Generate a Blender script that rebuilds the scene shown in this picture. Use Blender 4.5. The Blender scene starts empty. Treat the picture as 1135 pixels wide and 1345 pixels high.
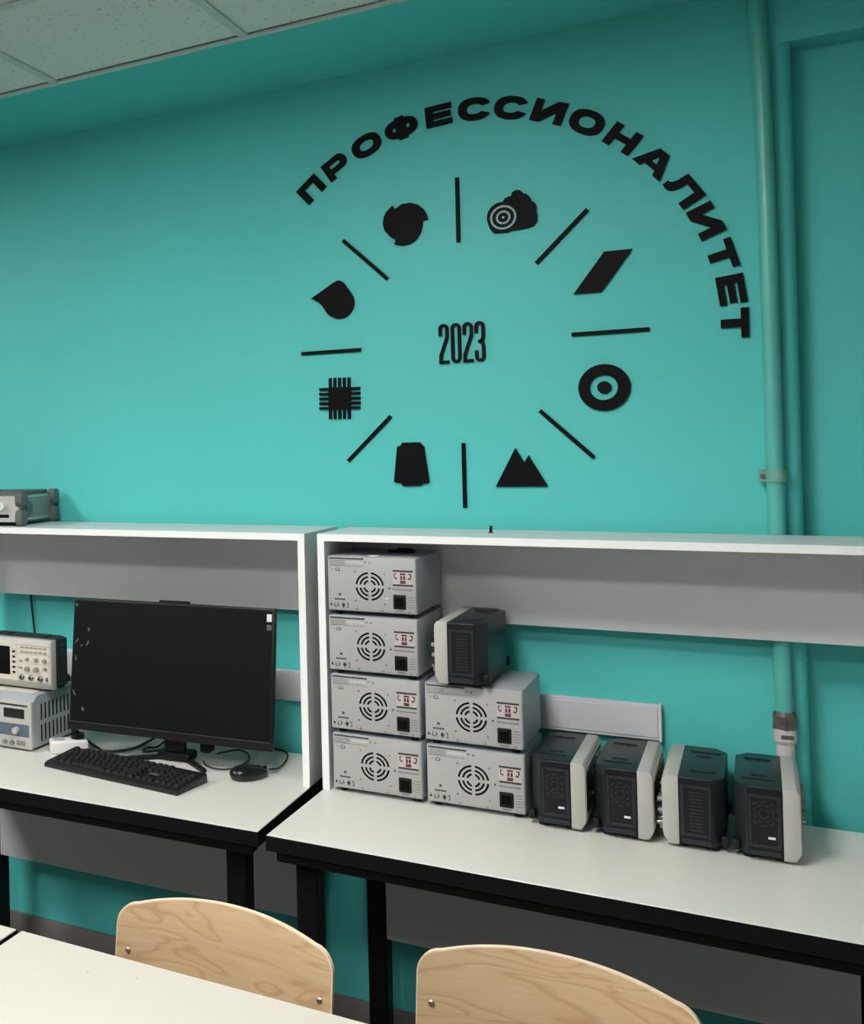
import bpy, bmesh, math, random
from mathutils import Vector, Matrix
random.seed(7)
scene = bpy.context.scene
COL = scene.collection
PI = math.pi
R = math.radians

# ------------------------------------------------------------------ camera
cam_d = bpy.data.cameras.new('camera')
cam = bpy.data.objects.new('camera', cam_d)
COL.objects.link(cam)
YAW, PITCH, ROLL = 0.578220543, 0.0102418918, -0.0207593564
FPX = 1427.70410
cam_d.sensor_fit = 'HORIZONTAL'
cam_d.sensor_width = 36.0
cam_d.lens = FPX * 36.0 / 1135.0
cam_d.shift_x = 505.143906 / 1135.0
cam_d.shift_y = -89.165508 / 1135.0
cam_d.clip_start = 0.02
_f = Vector((-math.sin(YAW) * math.cos(PITCH), math.cos(YAW) * math.cos(PITCH), math.sin(PITCH)))
_r = Vector((math.cos(YAW), math.sin(YAW), 0))
_u = _r.cross(_f)
_r2 = _r * math.cos(ROLL) + _u * math.sin(ROLL)
_u2 = -_r * math.sin(ROLL) + _u * math.cos(ROLL)
_m = Matrix((_r2, _u2, -_f)).transposed().to_4x4()
_m.translation = Vector((0.649536, -3.01148, 1.613277))
cam.matrix_world = _m
scene.camera = cam

# ------------------------------------------------------------------ world, exposure
world = bpy.data.worlds.new('world')
scene.world = world
world.use_nodes = True
world.node_tree.nodes['Background'].inputs[0].default_value = (0.86, 0.93, 1.0, 1)
world.node_tree.nodes['Background'].inputs[1].default_value = 0.8
scene.view_settings.view_transform = 'Standard'
scene.view_settings.look = 'None'
scene.view_settings.gamma = 1.0
scene.view_settings.use_curve_mapping = False
scene.view_settings.exposure = 0.0
LAMP_STRENGTH = 46.0
LAMP_COLOR = (1.0, 0.982, 0.95)
# cells of the ceiling grid given guessed luminaires (column, row)
LAMP_CELLS = [(-3, 2), (1, 2), (-3, 5), (1, 5)]

# ------------------------------------------------------------------ materials
def lin(c):
    return tuple(((v / 255) / 12.92 if v / 255 <= 0.04045 else ((v / 255 + 0.055) / 1.055) ** 2.4) for v in c)

def mat(name, rgb, rough=0.5, metal=0.0, spec=0.5, noise=None, bump=None, emit=None, coat=0.0, emit_color=None):
    m = bpy.data.materials.new(name)
    m.use_nodes = True
    nt = m.node_tree
    b = nt.nodes['Principled BSDF']
    c = lin(rgb)
    b.inputs['Base Color'].default_value = (*c, 1)
    b.inputs['Roughness'].default_value = rough
    b.inputs['Metallic'].default_value = metal
    b.inputs['Specular IOR Level'].default_value = spec
    b.inputs['Coat Weight'].default_value = coat
    if emit:
        b.inputs['Emission Color'].default_value = (*(emit_color or c), 1)
        b.inputs['Emission Strength'].default_value = emit
    tc = nt.nodes.new('ShaderNodeTexCoord')
    if noise:
        sc, amt = noise
        n = nt.nodes.new('ShaderNodeTexNoise')
        n.inputs['Scale'].default_value = sc
        n.inputs['Detail'].default_value = 5
        nt.links.new(tc.outputs['Object'], n.inputs['Vector'])
        r = nt.nodes.new('ShaderNodeValToRGB')
        r.color_ramp.elements[0].position = 0.3
        r.color_ramp.elements[1].position = 0.7
        r.color_ramp.elements[0].color = (*[max(0, v * (1 - amt)) for v in c], 1)
        r.color_ramp.elements[1].color = (*[min(1, v * (1 + amt)) for v in c], 1)
        nt.links.new(n.outputs['Fac'], r.inputs['Fac'])
        nt.links.new(r.outputs['Color'], b.inputs['Base Color'])
    if bump:
        sc, st = bump
        n2 = nt.nodes.new('ShaderNodeTexNoise')
        n2.inputs['Scale'].default_value = sc
        n2.inputs['Detail'].default_value = 4
        nt.links.new(tc.outputs['Object'], n2.inputs['Vector'])
        bp = nt.nodes.new('ShaderNodeBump')
        bp.inputs['Strength'].default_value = st
        bp.inputs['Distance'].default_value = 0.002
        nt.links.new(n2.outputs['Fac'], bp.inputs['Height'])
        nt.links.new(bp.outputs['Normal'], b.inputs['Normal'])
    return m

M = {}
M['teal'] = mat('teal_paint', (93, 206, 201), 0.5, spec=0.25, noise=(1.7, 0.035), bump=(90, 0.06))
M['teal_pipe'] = mat('teal_pipe_paint', (92, 186, 174), 0.35, noise=(9, 0.05))
M['room'] = mat('pale_paint', (150, 152, 150), 0.6, noise=(2, 0.02), bump=(60, 0.08))
M['laminate'] = mat('white_laminate', (226, 224, 216), 0.34, spec=0.45, noise=(3, 0.012))
M['hutch'] = mat('white_board', (222, 223, 224), 0.42, noise=(4, 0.012))
M['edge_white'] = mat('white_edge_band', (250, 250, 249), 0.4, noise=(20, 0.005))
M['edge_black'] = mat('black_edge_band', (14, 14, 15), 0.45, spec=0.3, noise=(30, 0.08))
M['black_metal'] = mat('black_powder_coat', (9, 9, 10), 0.5, spec=0.3, bump=(400, 0.05))
M['grey_board'] = mat('grey_board', (222, 222, 222), 0.5, noise=(5, 0.02))
M['acrylic'] = mat('black_acrylic', (5, 5, 6), 0.55, spec=0.12, noise=(8, 0.08))
M['trunking'] = mat('white_plastic_trunking', (216, 214, 220), 0.4, noise=(6, 0.012))
M['psu_case'] = mat('grey_sheet_metal', (166, 172, 179), 0.45, metal=0.0, noise=(15, 0.02), bump=(700, 0.05))
M['psu_plate'] = mat('pale_grey_back_plate', (176, 175, 172), 0.45, noise=(25, 0.02))
M['slot'] = mat('black_opening', (8, 8, 8), 0.8, spec=0.1, noise=(50, 0.1))
M['socket'] = mat('black_socket_plastic', (8, 8, 9), 0.45, spec=0.3, noise=(50, 0.05))
M['print_dark'] = mat('dark_print', (52, 52, 54), 0.6, noise=(90, 0.2))
M['print_grey'] = mat('grey_print', (128, 128, 128), 0.6, noise=(300, 0.3))
M['print_red'] = mat('dark_red_print', (92, 44, 48), 0.6, noise=(120, 0.2))
M['label_white'] = mat('white_sticker', (232, 230, 228), 0.5, noise=(40, 0.02))
M['label_pink'] = mat('pinkish_sticker', (196, 186, 184), 0.5, noise=(120, 0.06))
M['field'] = mat('pale_label_field', (196, 196, 192), 0.5, noise=(60, 0.02))
M['cream_laminate'] = mat('cream_laminate', (198, 192, 182), 0.36, spec=0.4, noise=(3, 0.012))
M['label_grey'] = mat('grey_rating_label', (176, 176, 174), 0.5, noise=(200, 0.08))
M['screw'] = mat('steel', (150, 150, 150), 0.35, metal=0.8, noise=(60, 0.05))
M['rivet'] = mat('bright_steel', (215, 205, 185), 0.25, metal=0.9, noise=(60, 0.03))
M['dark_plastic'] = mat('charcoal_plastic', (34, 41, 46), 0.42, spec=0.4, noise=(30, 0.06), bump=(500, 0.08))
M['darker_plastic'] = mat('black_plastic', (17, 18, 23), 0.42, spec=0.35, noise=(30, 0.06))
M['bezel'] = mat('light_grey_plastic', (186, 184, 178), 0.45, noise=(40, 0.02))
M['cream'] = mat('cream_plastic', (222, 214, 200), 0.45, noise=(40, 0.02))
M['button'] = mat('beige_button', (168, 158, 142), 0.45, noise=(40, 0.04))
M['knob'] = mat('grey_knob', (150, 146, 138), 0.4, noise=(40, 0.04))
M['screen'] = mat('dark_screen', (12, 13, 14), 0.18, spec=0.5, noise=(3, 0.05))
M['monitor_screen'] = mat('black_matte_screen', (11, 12, 13), 0.35, spec=0.2, noise=(2, 0.08))
M['monitor'] = mat('black_monitor_plastic', (12, 12, 14), 0.45, spec=0.3, noise=(20, 0.06))
M['keys'] = mat('black_key_plastic', (27, 27, 27), 0.5, noise=(50, 0.08))
M['key_base'] = mat('black_keyboard_base', (20, 20, 20), 0.45, noise=(30, 0.06))
M['mouse'] = mat('black_mouse_plastic', (20, 20, 22), 0.3, noise=(30, 0.05))
M['cable'] = mat('black_cable', (15, 15, 17), 0.5, noise=(60, 0.05))
M['white_plastic'] = mat('white_plastic', (232, 230, 226), 0.4, noise=(20, 0.02))
M['lcd'] = mat('dark_lcd', (30, 34, 32), 0.25, noise=(60, 0.1))
M['blue_panel'] = mat('slate_blue_panel', (84, 98, 112), 0.45, noise=(40, 0.04))
M['bumper'] = mat('grey_rubber', (92, 95, 93), 0.6, noise=(40, 0.06))
M['instrument'] = mat('grey_green_case', (120, 130, 125), 0.5, noise=(12, 0.06))
M['pipe_white'] = mat('bare_white_pipe', (208, 198, 194), 0.45, noise=(40, 0.05))
M['rust'] = mat('tarnished_nut', (98, 92, 88), 0.5, metal=0.4, noise=(60, 0.25))
M['clamp'] = mat('painted_clamp', (118, 172, 158), 0.5, noise=(60, 0.1))
M['tbar'] = mat('ceiling_tbar', (214, 218, 212), 0.5, noise=(30, 0.02))
M['floor'] = mat('grey_linoleum', (58, 53, 48), 0.5, noise=(14, 0.08))
M['baseboard'] = mat('grey_baseboard', (128, 120, 116), 0.5, noise=(10, 0.05))
M['fleck'] = mat('grey_film_scrap', (92, 94, 96), 0.4, noise=(90, 0.3))
M['chrome'] = mat('chrome', (190, 190, 188), 0.2, metal=1.0, noise=(60, 0.02))
M['lamp_panel'] = mat('lamp_diffuser', (255, 255, 255), 0.5, emit=LAMP_STRENGTH, emit_color=LAMP_COLOR, noise=(5, 0.0))

def glass_mat():
    m = bpy.data.materials.new('window_glass'); m.use_nodes = True
    nt = m.node_tree; nt.nodes.clear()
    out = nt.nodes.new('ShaderNodeOutputMaterial'); mx = nt.nodes.new('ShaderNodeMixShader')
    tr = nt.nodes.new('ShaderNodeBsdfTransparent'); gl = nt.nodes.new('ShaderNodeBsdfGlossy')
    tr.inputs['Color'].default_value = (0.96, 0.98, 0.97, 1); gl.inputs['Roughness'].default_value = 0.02
    fr = nt.nodes.new('ShaderNodeFresnel'); fr.inputs['IOR'].default_value = 1.45
    nt.links.new(fr.outputs[0], mx.inputs[0]); nt.links.new(tr.outputs[0], mx.inputs[1]); nt.links.new(gl.outputs[0], mx.inputs[2])
    nt.links.new(mx.outputs[0], out.inputs[0])
    return m
M['glass'] = glass_mat()

def ceiling_tile_mat():
    m = mat('mineral_tile', (234, 238, 232), 0.85, spec=0.1)
    nt = m.node_tree; b = nt.nodes['Principled BSDF']
    tc = nt.nodes.new('ShaderNodeTexCoord')
    v = nt.nodes.new('ShaderNodeTexVoronoi'); v.inputs['Scale'].default_value = 46
    v.inputs['Randomness'].default_value = 1.0
    nt.links.new(tc.outputs['Object'], v.inputs['Vector'])
    n = nt.nodes.new('ShaderNodeTexNoise'); n.inputs['Scale'].default_value = 40
    nt.links.new(tc.outputs['Object'], n.inputs['Vector'])
    ad = nt.nodes.new('ShaderNodeMath'); ad.operation = 'MULTIPLY'
    nt.links.new(n.outputs['Fac'], ad.inputs[0]); ad.inputs[1].default_value = 0.28
    gt = nt.nodes.new('ShaderNodeMath'); gt.operation = 'SUBTRACT'
    nt.links.new(v.outputs['Distance'], gt.inputs[0]); nt.links.new(ad.outputs[0], gt.inputs[1])
    r = nt.nodes.new('ShaderNodeValToRGB')
    r.color_ramp.elements[0].position = 0.0; r.color_ramp.elements[0].color = (*lin((206, 202, 190)), 1)
    r.color_ramp.elements[1].position = 0.05; r.color_ramp.elements[1].color = (*lin((234, 238, 232)), 1)
    nt.links.new(gt.outputs[0], r.inputs['Fac'])
    nt.links.new(r.outputs['Color'], b.inputs['Base Color'])
    return m
M['tile'] = ceiling_tile_mat()

def wood_mat():
    m = mat('varnished_plywood', (205, 172, 134), 0.38, spec=0.45)
    nt = m.node_tree; b = nt.nodes['Principled BSDF']
    tc = nt.nodes.new('ShaderNodeTexCoord')
    oi = nt.nodes.new('ShaderNodeObjectInfo')
    off = nt.nodes.new('ShaderNodeVectorMath'); off.operation = 'SCALE'
    cmb = nt.nodes.new('ShaderNodeCombineXYZ')
    for i in range(3): nt.links.new(oi.outputs['Random'], cmb.inputs[i])
    nt.links.new(cmb.outputs[0], off.inputs[0]); off.inputs['Scale'].default_value = 7.0
    add = nt.nodes.new('ShaderNodeVectorMath'); add.operation = 'ADD'
    nt.links.new(tc.outputs['Object'], add.inputs[0]); nt.links.new(off.outputs[0], add.inputs[1])
    mp = nt.nodes.new('ShaderNodeMapping'); mp.inputs['Scale'].default_value = (1.3, 1.3, 6.0)
    mp.inputs['Rotation'].default_value = (0, 0.12, 0)
    nt.links.new(add.outputs[0], mp.inputs['Vector'])
    n = nt.nodes.new('ShaderNodeTexNoise'); n.inputs['Scale'].default_value = 2.2
    n.inputs['Detail'].default_value = 2; n.inputs['Distortion'].default_value = 0.9
    nt.links.new(mp.outputs[0], n.inputs['Vector'])
    mul = nt.nodes.new('ShaderNodeMath'); mul.operation = 'MULTIPLY'; mul.inputs[1].default_value = 8.0
    nt.links.new(n.outputs['Fac'], mul.inputs[0])
    fr = nt.nodes.new('ShaderNodeMath'); fr.operation = 'FRACT'
    nt.links.new(mul.outputs[0], fr.inputs[0])
    r = nt.nodes.new('ShaderNodeValToRGB')
    e = r.color_ramp.elements
    e[0].position = 0.0; e[0].color = (*lin((210, 178, 138)), 1)
    e[1].position = 1.0; e[1].color = (*lin((206, 174, 134)), 1)
    a = e.new(0.6); a.color = (*lin((214, 184, 146)), 1)
    a = e.new(0.88); a.color = (*lin((196, 160, 120)), 1)
    nt.links.new(fr.outputs[0], r.inputs['Fac'])
    n2 = nt.nodes.new('ShaderNodeTexNoise'); n2.inputs['Scale'].default_value = 90
    mp2 = nt.nodes.new('ShaderNodeMapping'); mp2.inputs['Scale'].default_value = (0.1, 0.1, 2.0)
    nt.links.new(add.outputs[0], mp2.inputs['Vector']); nt.links.new(mp2.outputs[0], n2.inputs['Vector'])
    mx = nt.nodes.new('ShaderNodeMix'); mx.data_type = 'RGBA'; mx.blend_type = 'MULTIPLY'
    mx.inputs['Factor'].default_value = 0.22
    nt.links.new(r.outputs['Color'], mx.inputs['A']); nt.links.new(n2.outputs['Fac'], mx.inputs['B'])
    nt.links.new(mx.outputs['Result'], b.inputs['Base Color'])
    return m
M['wood'] = wood_mat()
M['ply_edge'] = mat('pale_ply_edge', (232, 208, 182), 0.5, noise=(40, 0.04))

# ------------------------------------------------------------------ mesh helpers
def B(): return bmesh.new()

def box(bm, x0, x1, y0, y1, z0, z1, bev=0.0, seg=2):
    vs = [bm.verts.new((x, y, z)) for z in (z0, z1) for y in (y0, y1) for x in (x0, x1)]
    idx = [(0, 2, 3, 1), (4, 5, 7, 6), (0, 1, 5, 4), (2, 6, 7, 3), (0, 4, 6, 2), (1, 3, 7, 5)]
    fs = [bm.faces.new([vs[i] for i in f]) for f in idx]
    if bev > 0:
        es = list({e for f in fs for e in f.edges})
        bmesh.ops.bevel(bm, geom=es, offset=bev, segments=seg, profile=0.5, affect='EDGES')
    return bm

def prism(bm, pts, axis, a, b, bev=0.0, seg=2):
    def mk(p, v):
        return {'x': (v, p[0], p[1]), 'y': (p[0], v, p[1]), 'z': (p[0], p[1], v)}[axis]
    lo = [bm.verts.new(mk(p, a)) for p in pts]
    hi = [bm.verts.new(mk(p, b)) for p in pts]
    n = len(pts)
    fs = [bm.faces.new(lo), bm.faces.new(hi[::-1])]
    for i in range(n):
        fs.append(bm.faces.new((lo[i], hi[i], hi[(i + 1) % n], lo[(i + 1) % n])))
    bmesh.ops.recalc_face_normals(bm, faces=fs)
    if bev > 0:
        es = list({e for f in fs for e in f.edges})
        bmesh.ops.bevel(bm, geom=es, offset=bev, segments=seg, profile=0.5, affect='EDGES')
    return bm

def frame_of(d):
    d = d.normalized()
    a = Vector((0, 0, 1)) if abs(d.z) < 0.9 else Vector((1, 0, 0))
    u = d.cross(a).normalized()
    return u, d.cross(u).normalized()

def cyl(bm, p0, p1, r0, r1=None, n=16, caps=True):
    r1 = r0 if r1 is None else r1
    p0, p1 = Vector(p0), Vector(p1)
    u, v = frame_of(p1 - p0)
    A = [bm.verts.new(p0 + (u * math.cos(2 * PI * i / n) + v * math.sin(2 * PI * i / n)) * r0) for i in range(n)]
    C = [bm.verts.new(p1 + (u * math.cos(2 * PI * i / n) + v * math.sin(2 * PI * i / n)) * r1) for i in range(n)]
    fs = [bm.faces.new((A[i], A[(i + 1) % n], C[(i + 1) % n], C[i])) for i in range(n)]
    if caps:
        fs += [bm.faces.new(A[::-1]), bm.faces.new(C)]
    bmesh.ops.recalc_face_normals(bm, faces=fs)
    return bm

def smooth_path(pts, sub=6):
    P = [Vector(p) for p in pts]
    out = []
    for i in range(len(P) - 1):
        p0 = P[max(i - 1, 0)]; p1 = P[i]; p2 = P[i + 1]; p3 = P[min(i + 2, len(P) - 1)]
        for k in range(sub):
            t = k / sub
            out.append(0.5 * ((2 * p1) + (-p0 + p2) * t + (2 * p0 - 5 * p1 + 4 * p2 - p3) * t * t + (-p0 + 3 * p1 - 3 * p2 + p3) * t ** 3))
    out.append(P[-1])
    return out

def tube(bm, pts, r, n=8, sub=6):
    P = smooth_path(pts, sub) if sub > 1 else [Vector(p) for p in pts]
    u = None; rings = []
    for i, p in enumerate(P):
        d = (P[min(i + 1, len(P) - 1)] - P[max(i - 1, 0)]).normalized()
        if u is None:
            u, v = frame_of(d)
        else:
            u = (u - d * u.dot(d)).normalized(); v = d.cross(u)
        rings.append([bm.verts.new(p + (u * math.cos(2 * PI * k / n) + v * math.sin(2 * PI * k / n)) * r) for k in range(n)])
    fs = []
    for a, b in zip(rings, rings[1:]):
        for k in range(n):
            fs.append(bm.faces.new((a[k], a[(k + 1) % n], b[(k + 1) % n], b[k])))
    fs += [bm.faces.new(rings[0][::-1]), bm.faces.new(rings[-1])]
    bmesh.ops.recalc_face_normals(bm, faces=fs)
    return bm

def sector(bm, r0, r1, a0, a1, y0, y1, n=8, cx=0, cz=0):
    """ring sector in the xz plane, extruded along y"""
    pts = [(cx + r1 * math.cos(a0 + (a1 - a0) * i / n), cz + r1 * math.sin(a0 + (a1 - a0) * i / n)) for i in range(n + 1)]
    pts += [(cx + r0 * math.cos(a1 + (a0 - a1) * i / n), cz + r0 * math.sin(a1 + (a0 - a1) * i / n)) for i in range(n + 1)]
    return prism(bm, pts, 'y', y0, y1)

def mesh(name, bm, m, smooth=0.6):
    me = bpy.data.meshes.new(name)
    bm.to_mesh(me); bm.free()
    me.materials.append(m)
    if smooth:
        for p in me.polygons: p.use_smooth = True
        me.set_sharp_from_angle(angle=smooth)
    return me

def add(name, me, parent=None, loc=(0, 0, 0), rot=(0, 0, 0)):
    o = bpy.data.objects.new(name, me)
    COL.objects.link(o)
    o.location = loc; o.rotation_euler = rot
    if parent: o.parent = parent
    return o

def part(name, bm, m, parent, loc=(0, 0, 0), rot=(0, 0, 0), smooth=0.6):
    return add(name, mesh(name, bm, m, smooth), parent, loc, rot)

def tag(o, label, cat, group=None):
    o['label'] = label; o['category'] = cat
    if group: o['group'] = group
    return o

def thing(name, label, cat, loc=(0, 0, 0), rz=0.0, group=None):
    o = bpy.data.objects.new(name, None)
    COL.objects.link(o)
    o.empty_display_size = 0.05
    o.location = loc; o.rotation_euler = (0, 0, rz)
    return tag(o, label, cat, group)

def struct(o):
    o['kind'] = 'structure'
    return o

def copy_tree(o, parent=None):
    c = o.copy(); COL.objects.link(c); c.parent = parent
    for ch in list(o.children): copy_tree(ch, c)
    return c

def outline_mesh(name, splines, depth, m, bevel=0.0):
    """flat cut-out with holes: filled 2D curve (x, z) extruded along y"""
    cu = bpy.data.curves.new(name + '_outline', 'CURVE')
    cu.dimensions = '2D'; cu.fill_mode = 'BOTH'; cu.extrude = depth / 2
    for pts in splines:
        s = cu.splines.new('POLY'); s.points.add(len(pts) - 1)
        for p, q in zip(s.points, pts): p.co = (q[0], q[1], 0, 1)
        s.use_cyclic_u = True
    ob = bpy.data.objects.new('tmp_outline', cu)
    me = bpy.data.meshes.new_from_object(ob)
    bpy.data.objects.remove(ob); bpy.data.curves.remove(cu)
    me.transform(Matrix(((1, 0, 0, 0), (0, 0, -1, 0), (0, 1, 0, 0), (0, 0, 0, 1))))
    me.materials.clear(); me.materials.append(m)
    me.name = name
    return me

# ------------------------------------------------------------------ the setting
CZ = 2.663      # soffit and suspended ceiling height
XL, XR, YB = -4.4, 2.3, -5.9
RX, RD = 0.735, 0.08      # recess begins here, this deep
w = B()
CR = 0.028
prism(w, [(XL, 0.5), (XL, 0)] + [(RX - CR + CR * math.sin(R(15 * i)), CR - CR * math.cos(R(15 * i))) for i in range(7)] + [(RX, 0.5)], 'z', 0, CZ + 0.3)
wall_back = struct(part('wall_back', w, M['teal'], None, smooth=0.5))
w = B(); box(w, RX, XR, RD, 0.5, 0, CZ + 0.3)
struct(part('wall_recess', w, M['teal'], None, smooth=0))
w = B(); box(w, XL - 0.15, XL, YB, 0.5, 0, CZ + 0.3)
struct(part('wall_left', w, M['room'], None, smooth=0))
w = B(); box(w, XR, XR + 0.15, YB, 0.5, 0, CZ + 0.3)
struct(part('wall_right', w, M['room'], None, smooth=0))
WIN = [(-3.9, -2.5), (-2.1, -0.7), (-0.3, 1.1)]      # unseen windows behind the photographer, guessed and added for their light
WZ0, WZ1 = 0.85, 2.35
w = B()
box(w, XL - 0.15, XR + 0.15, YB - 0.15, YB, 0, WZ0); box(w, XL - 0.15, XR + 0.15, YB - 0.15, YB, WZ1, CZ + 0.3)
xe = [XL - 0.15] + [v for p in WIN for v in p] + [XR + 0.15]
for i in range(0, len(xe), 2): box(w, xe[i], xe[i + 1], YB - 0.15, YB, WZ0, WZ1)
struct(part('wall_front', w, M['room'], None, smooth=0))
for i, (xa, xb) in enumerate(WIN):
    w = B()
    for (a, c, e, f) in ((xa, xb, WZ0, WZ0 + 0.06), (xa, xb, WZ1 - 0.06, WZ1), (xa, xa + 0.06, WZ0 + 0.06, WZ1 - 0.06), (xb - 0.06, xb, WZ0 + 0.06, WZ1 - 0.06), ((xa + xb) / 2 - 0.04, (xa + xb) / 2 + 0.04, WZ0 + 0.06, WZ1 - 0.06)):
        box(w, a, c, YB - 0.10, YB - 0.04, e, f)
    wo = struct(part('window_%d' % (i + 1), w, M['edge_white'], None, smooth=0))
    for (a, c) in ((xa + 0.06, (xa + xb) / 2 - 0.04), ((xa + xb) / 2 + 0.04, xb - 0.06)):
        g = B(); box(g, a, c, YB - 0.073, YB - 0.067, WZ0 + 0.06, WZ1 - 0.06); part('pane', g, M['glass'], wo, smooth=0)
    g = B(); box(g, xa - 0.04, xb + 0.04, YB - 0.04, YB + 0.16, WZ0 - 0.03, WZ0, 0.004, 1); part('window_sill', g, M['edge_white'], wo)
    pl = bpy.data.lights.new('window_portal', 'AREA'); pl.shape = 'RECTANGLE'; pl.size = xb - xa - 0.12; pl.size_y = WZ1 - WZ0 - 0.12
    pl.cycles.is_portal = True
    po = bpy.data.objects.new('window_portal', pl); COL.objects.link(po)
    po.location = ((xa + xb) / 2, YB - 0.02, (WZ0 + WZ1) / 2); po.rotation_euler = (R(90), 0, 0)
w = B(); box(w, XL - 0.15, XR + 0.15, YB - 0.15, 0.5, -0.1, 0)
struct(part('floor', w, M['floor'], None, smooth=0))
# beam whose underside is the teal band along the top of the wall
SOF = 0.412
w = B(); box(w, XL, XR, -SOF, 0.0, CZ, CZ + 0.3)
struct(part('trim_1', w, M['teal'], None, smooth=0))
w = B(); box(w, RX - CR, XR, 0.0, RD, 2.525, CZ + 0.3)
struct(part('trim_2', w, M['teal'], None, smooth=0))
w = B(); box(w, XL, RX, -0.016, 0.0, 0, 0.08, 0.003)
struct(part('baseboard_back', w, M['baseboard'], None))
w = B(); box(w, RX, XR, RD - 0.016, RD, 0, 0.08, 0.003)
struct(part('baseboard_recess', w, M['baseboard'], None))

# suspended ceiling: slab above, tiles and T-bars as pieces of it
w = B(); box(w, XL, XR, YB, -SOF, CZ + 0.06, CZ + 0.3)
ceiling = struct(part('ceiling', w, M['room'], None, smooth=0))
PITCHX = 0.571
X0 = -0.986
YR = [-0.432, -0.931]
while YR[-1] > YB + 0.3: YR.append(YR[-1] - PITCHX)
YR[-1] = YB
k0 = math.ceil((XL - X0) / PITCHX); k1 = math.floor((XR - X0) / PITCHX)
xs = [X0 + k * PITCHX for k in range(k0, k1 + 1)]
b = B(); box(b, -0.5, 0.5, -0.5, 0.5, 0, 0.016)
tile_me = mesh('ceiling_tile', b, M['tile'], 0)
cols = [(XL, xs[0], None)] + [(xs[i], xs[i + 1], k0 + i) for i in range(len(xs) - 1)] + [(xs[-1], XR, None)]
lamp_spots = []
for (a, c, k) in cols:
    for j in range(len(YR) - 1):
        y1, y0 = YR[j], YR[j + 1]
        if k is not None and (k, j) in LAMP_CELLS:
            lamp_spots.append(((a + c) / 2, (y0 + y1) / 2)); continue
        sx, sy = c - a - 0.008, y1 - y0 - 0.008
        # tile material reads object coordinates, so each size keeps its own mesh
        bb = B(); box(bb, -sx / 2, sx / 2, -sy / 2, sy / 2, 0, 0.016)
        key = 'ceiling_tile_%d_%d' % (round(sx * 1000), round(sy * 1000))
        me = bpy.data.meshes.get(key)
        if me is None: me = mesh(key, bb, M['tile'], 0)
        else: bb.free()
        add('ceiling_tile', me, ceiling, ((a + c) / 2, (y0 + y1) / 2, CZ + 0.005 + random.uniform(-0.001, 0.001)))
for x in xs:
    b = B(); box(b, x - 0.012, x + 0.012, YB, YR[0], CZ - 0.001, CZ + 0.004); part('grid_bar', b, M['tbar'], ceiling, smooth=0)
for y in YR[1:-1]:
    b = B(); box(b, XL, XR, y - 0.012, y + 0.012, CZ, CZ + 0.0045); part('grid_bar', b, M['tbar'], ceiling, smooth=0)
b = B(); box(b, XL, XR, -SOF - 0.022, -SOF - 0.002, CZ - 0.002, CZ + 0.003); part('edge_trim', b, M['tbar'], ceiling, smooth=0)
# guessed luminaires out of view, placed to reproduce the light on wall and desks
for i, (x, y) in enumerate(lamp_spots):
    where = ('nearer the teal wall' if y > -2.5 else 'farther from the teal wall') + (' on the left' if x < -1 else ' on the right')
    t = thing('added_ceiling_light', 'square white lamp panel added out of view in the tiled ceiling, ' + where, 'ceiling light', (x, y, CZ + 0.002), 0, 'added lamp panels in the ceiling')
    h = PITCHX / 2 - 0.004
    b = B()
    for (xa, xb, ya, yb) in ((-h, h, -h, -h + 0.02), (-h, h, h - 0.02, h), (-h, -h + 0.02, -h + 0.02, h - 0.02), (h - 0.02, h, -h + 0.02, h - 0.02)):
        box(b, xa, xb, ya, yb, -0.004, 0.03)
    part('frame', b, M['edge_white'], t, smooth=0)
    b = B(); box(b, -h + 0.02, h - 0.02, -h + 0.02, h - 0.02, 0.002, 0.01)
    part('diffuser', b, M['lamp_panel'], t, smooth=0)

# ------------------------------------------------------------------ desks
def make_desk(name, label, w_, d_, loc, rz):
    """origin at floor, front-left corner; x right, y to the wall"""
    t = thing(name, label, 'desk', loc, rz)
    b = B(); box(b, 0.0012, w_ - 0.0012, 0.0012, d_ - 0.0012, 0.7165, 0.75, 0.0012, 1)
    part('tabletop', b, M['laminate'], t)
    b = B()
    for (xa, xb, ya, yb) in ((0, w_, 0, 0.0016), (0, w_, d_ - 0.0016, d_), (0, 0.0016, 0.0016, d_ - 0.0016), (w_ - 0.0016, w_, 0.0016, d_ - 0.0016)):
        box(b, xa, xb, ya, yb, 0.7150, 0.7485)
    o = part('edge_band', b, M['edge_black'], t, smooth=0); o['label'] = 'black edge band'
    lx = (0.05, w_ - 0.10); ly = (0.05, d_ - 0.09)
    for x in lx:
        for y in ly:
            b = B(); box(b, x, x + 0.05, y, y + 0.05, 0.012, 0.70, 0.003, 1)
            l = part('leg', b, M['black_metal'], t)
            b = B(); cyl(b, (x + 0.025, y + 0.025, 0), (x + 0.025, y + 0.025, 0.012), 0.02); part('foot', b, M['socket'], l)
    b = B()
    box(b, 0.02, w_ - 0.02, 0.012, 0.05, 0.690, 0.7160, 0.002, 1)
    part('apron', b, M['black_metal'], t)
    b = B(); box(b, 0.02, w_ - 0.02, d_ - 0.05, d_ - 0.02, 0.690, 0.7160, 0.002, 1); part('apron', b, M['black_metal'], t)
    for x in lx:
        b = B(); box(b, x + 0.005, x + 0.045, 0.05, d_ - 0.05, 0.690, 0.7160, 0.002, 1); part('apron', b, M['black_metal'], t)
    b = B(); box(b, 0.102, w_ - 0.102, d_ - 0.094, d_ - 0.078, 0.325, 0.7, 0.001, 1)
    o = part('modesty_panel', b, M['grey_board'], t); o['label'] = 'grey modesty panel under the desk'
    return t

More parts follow.
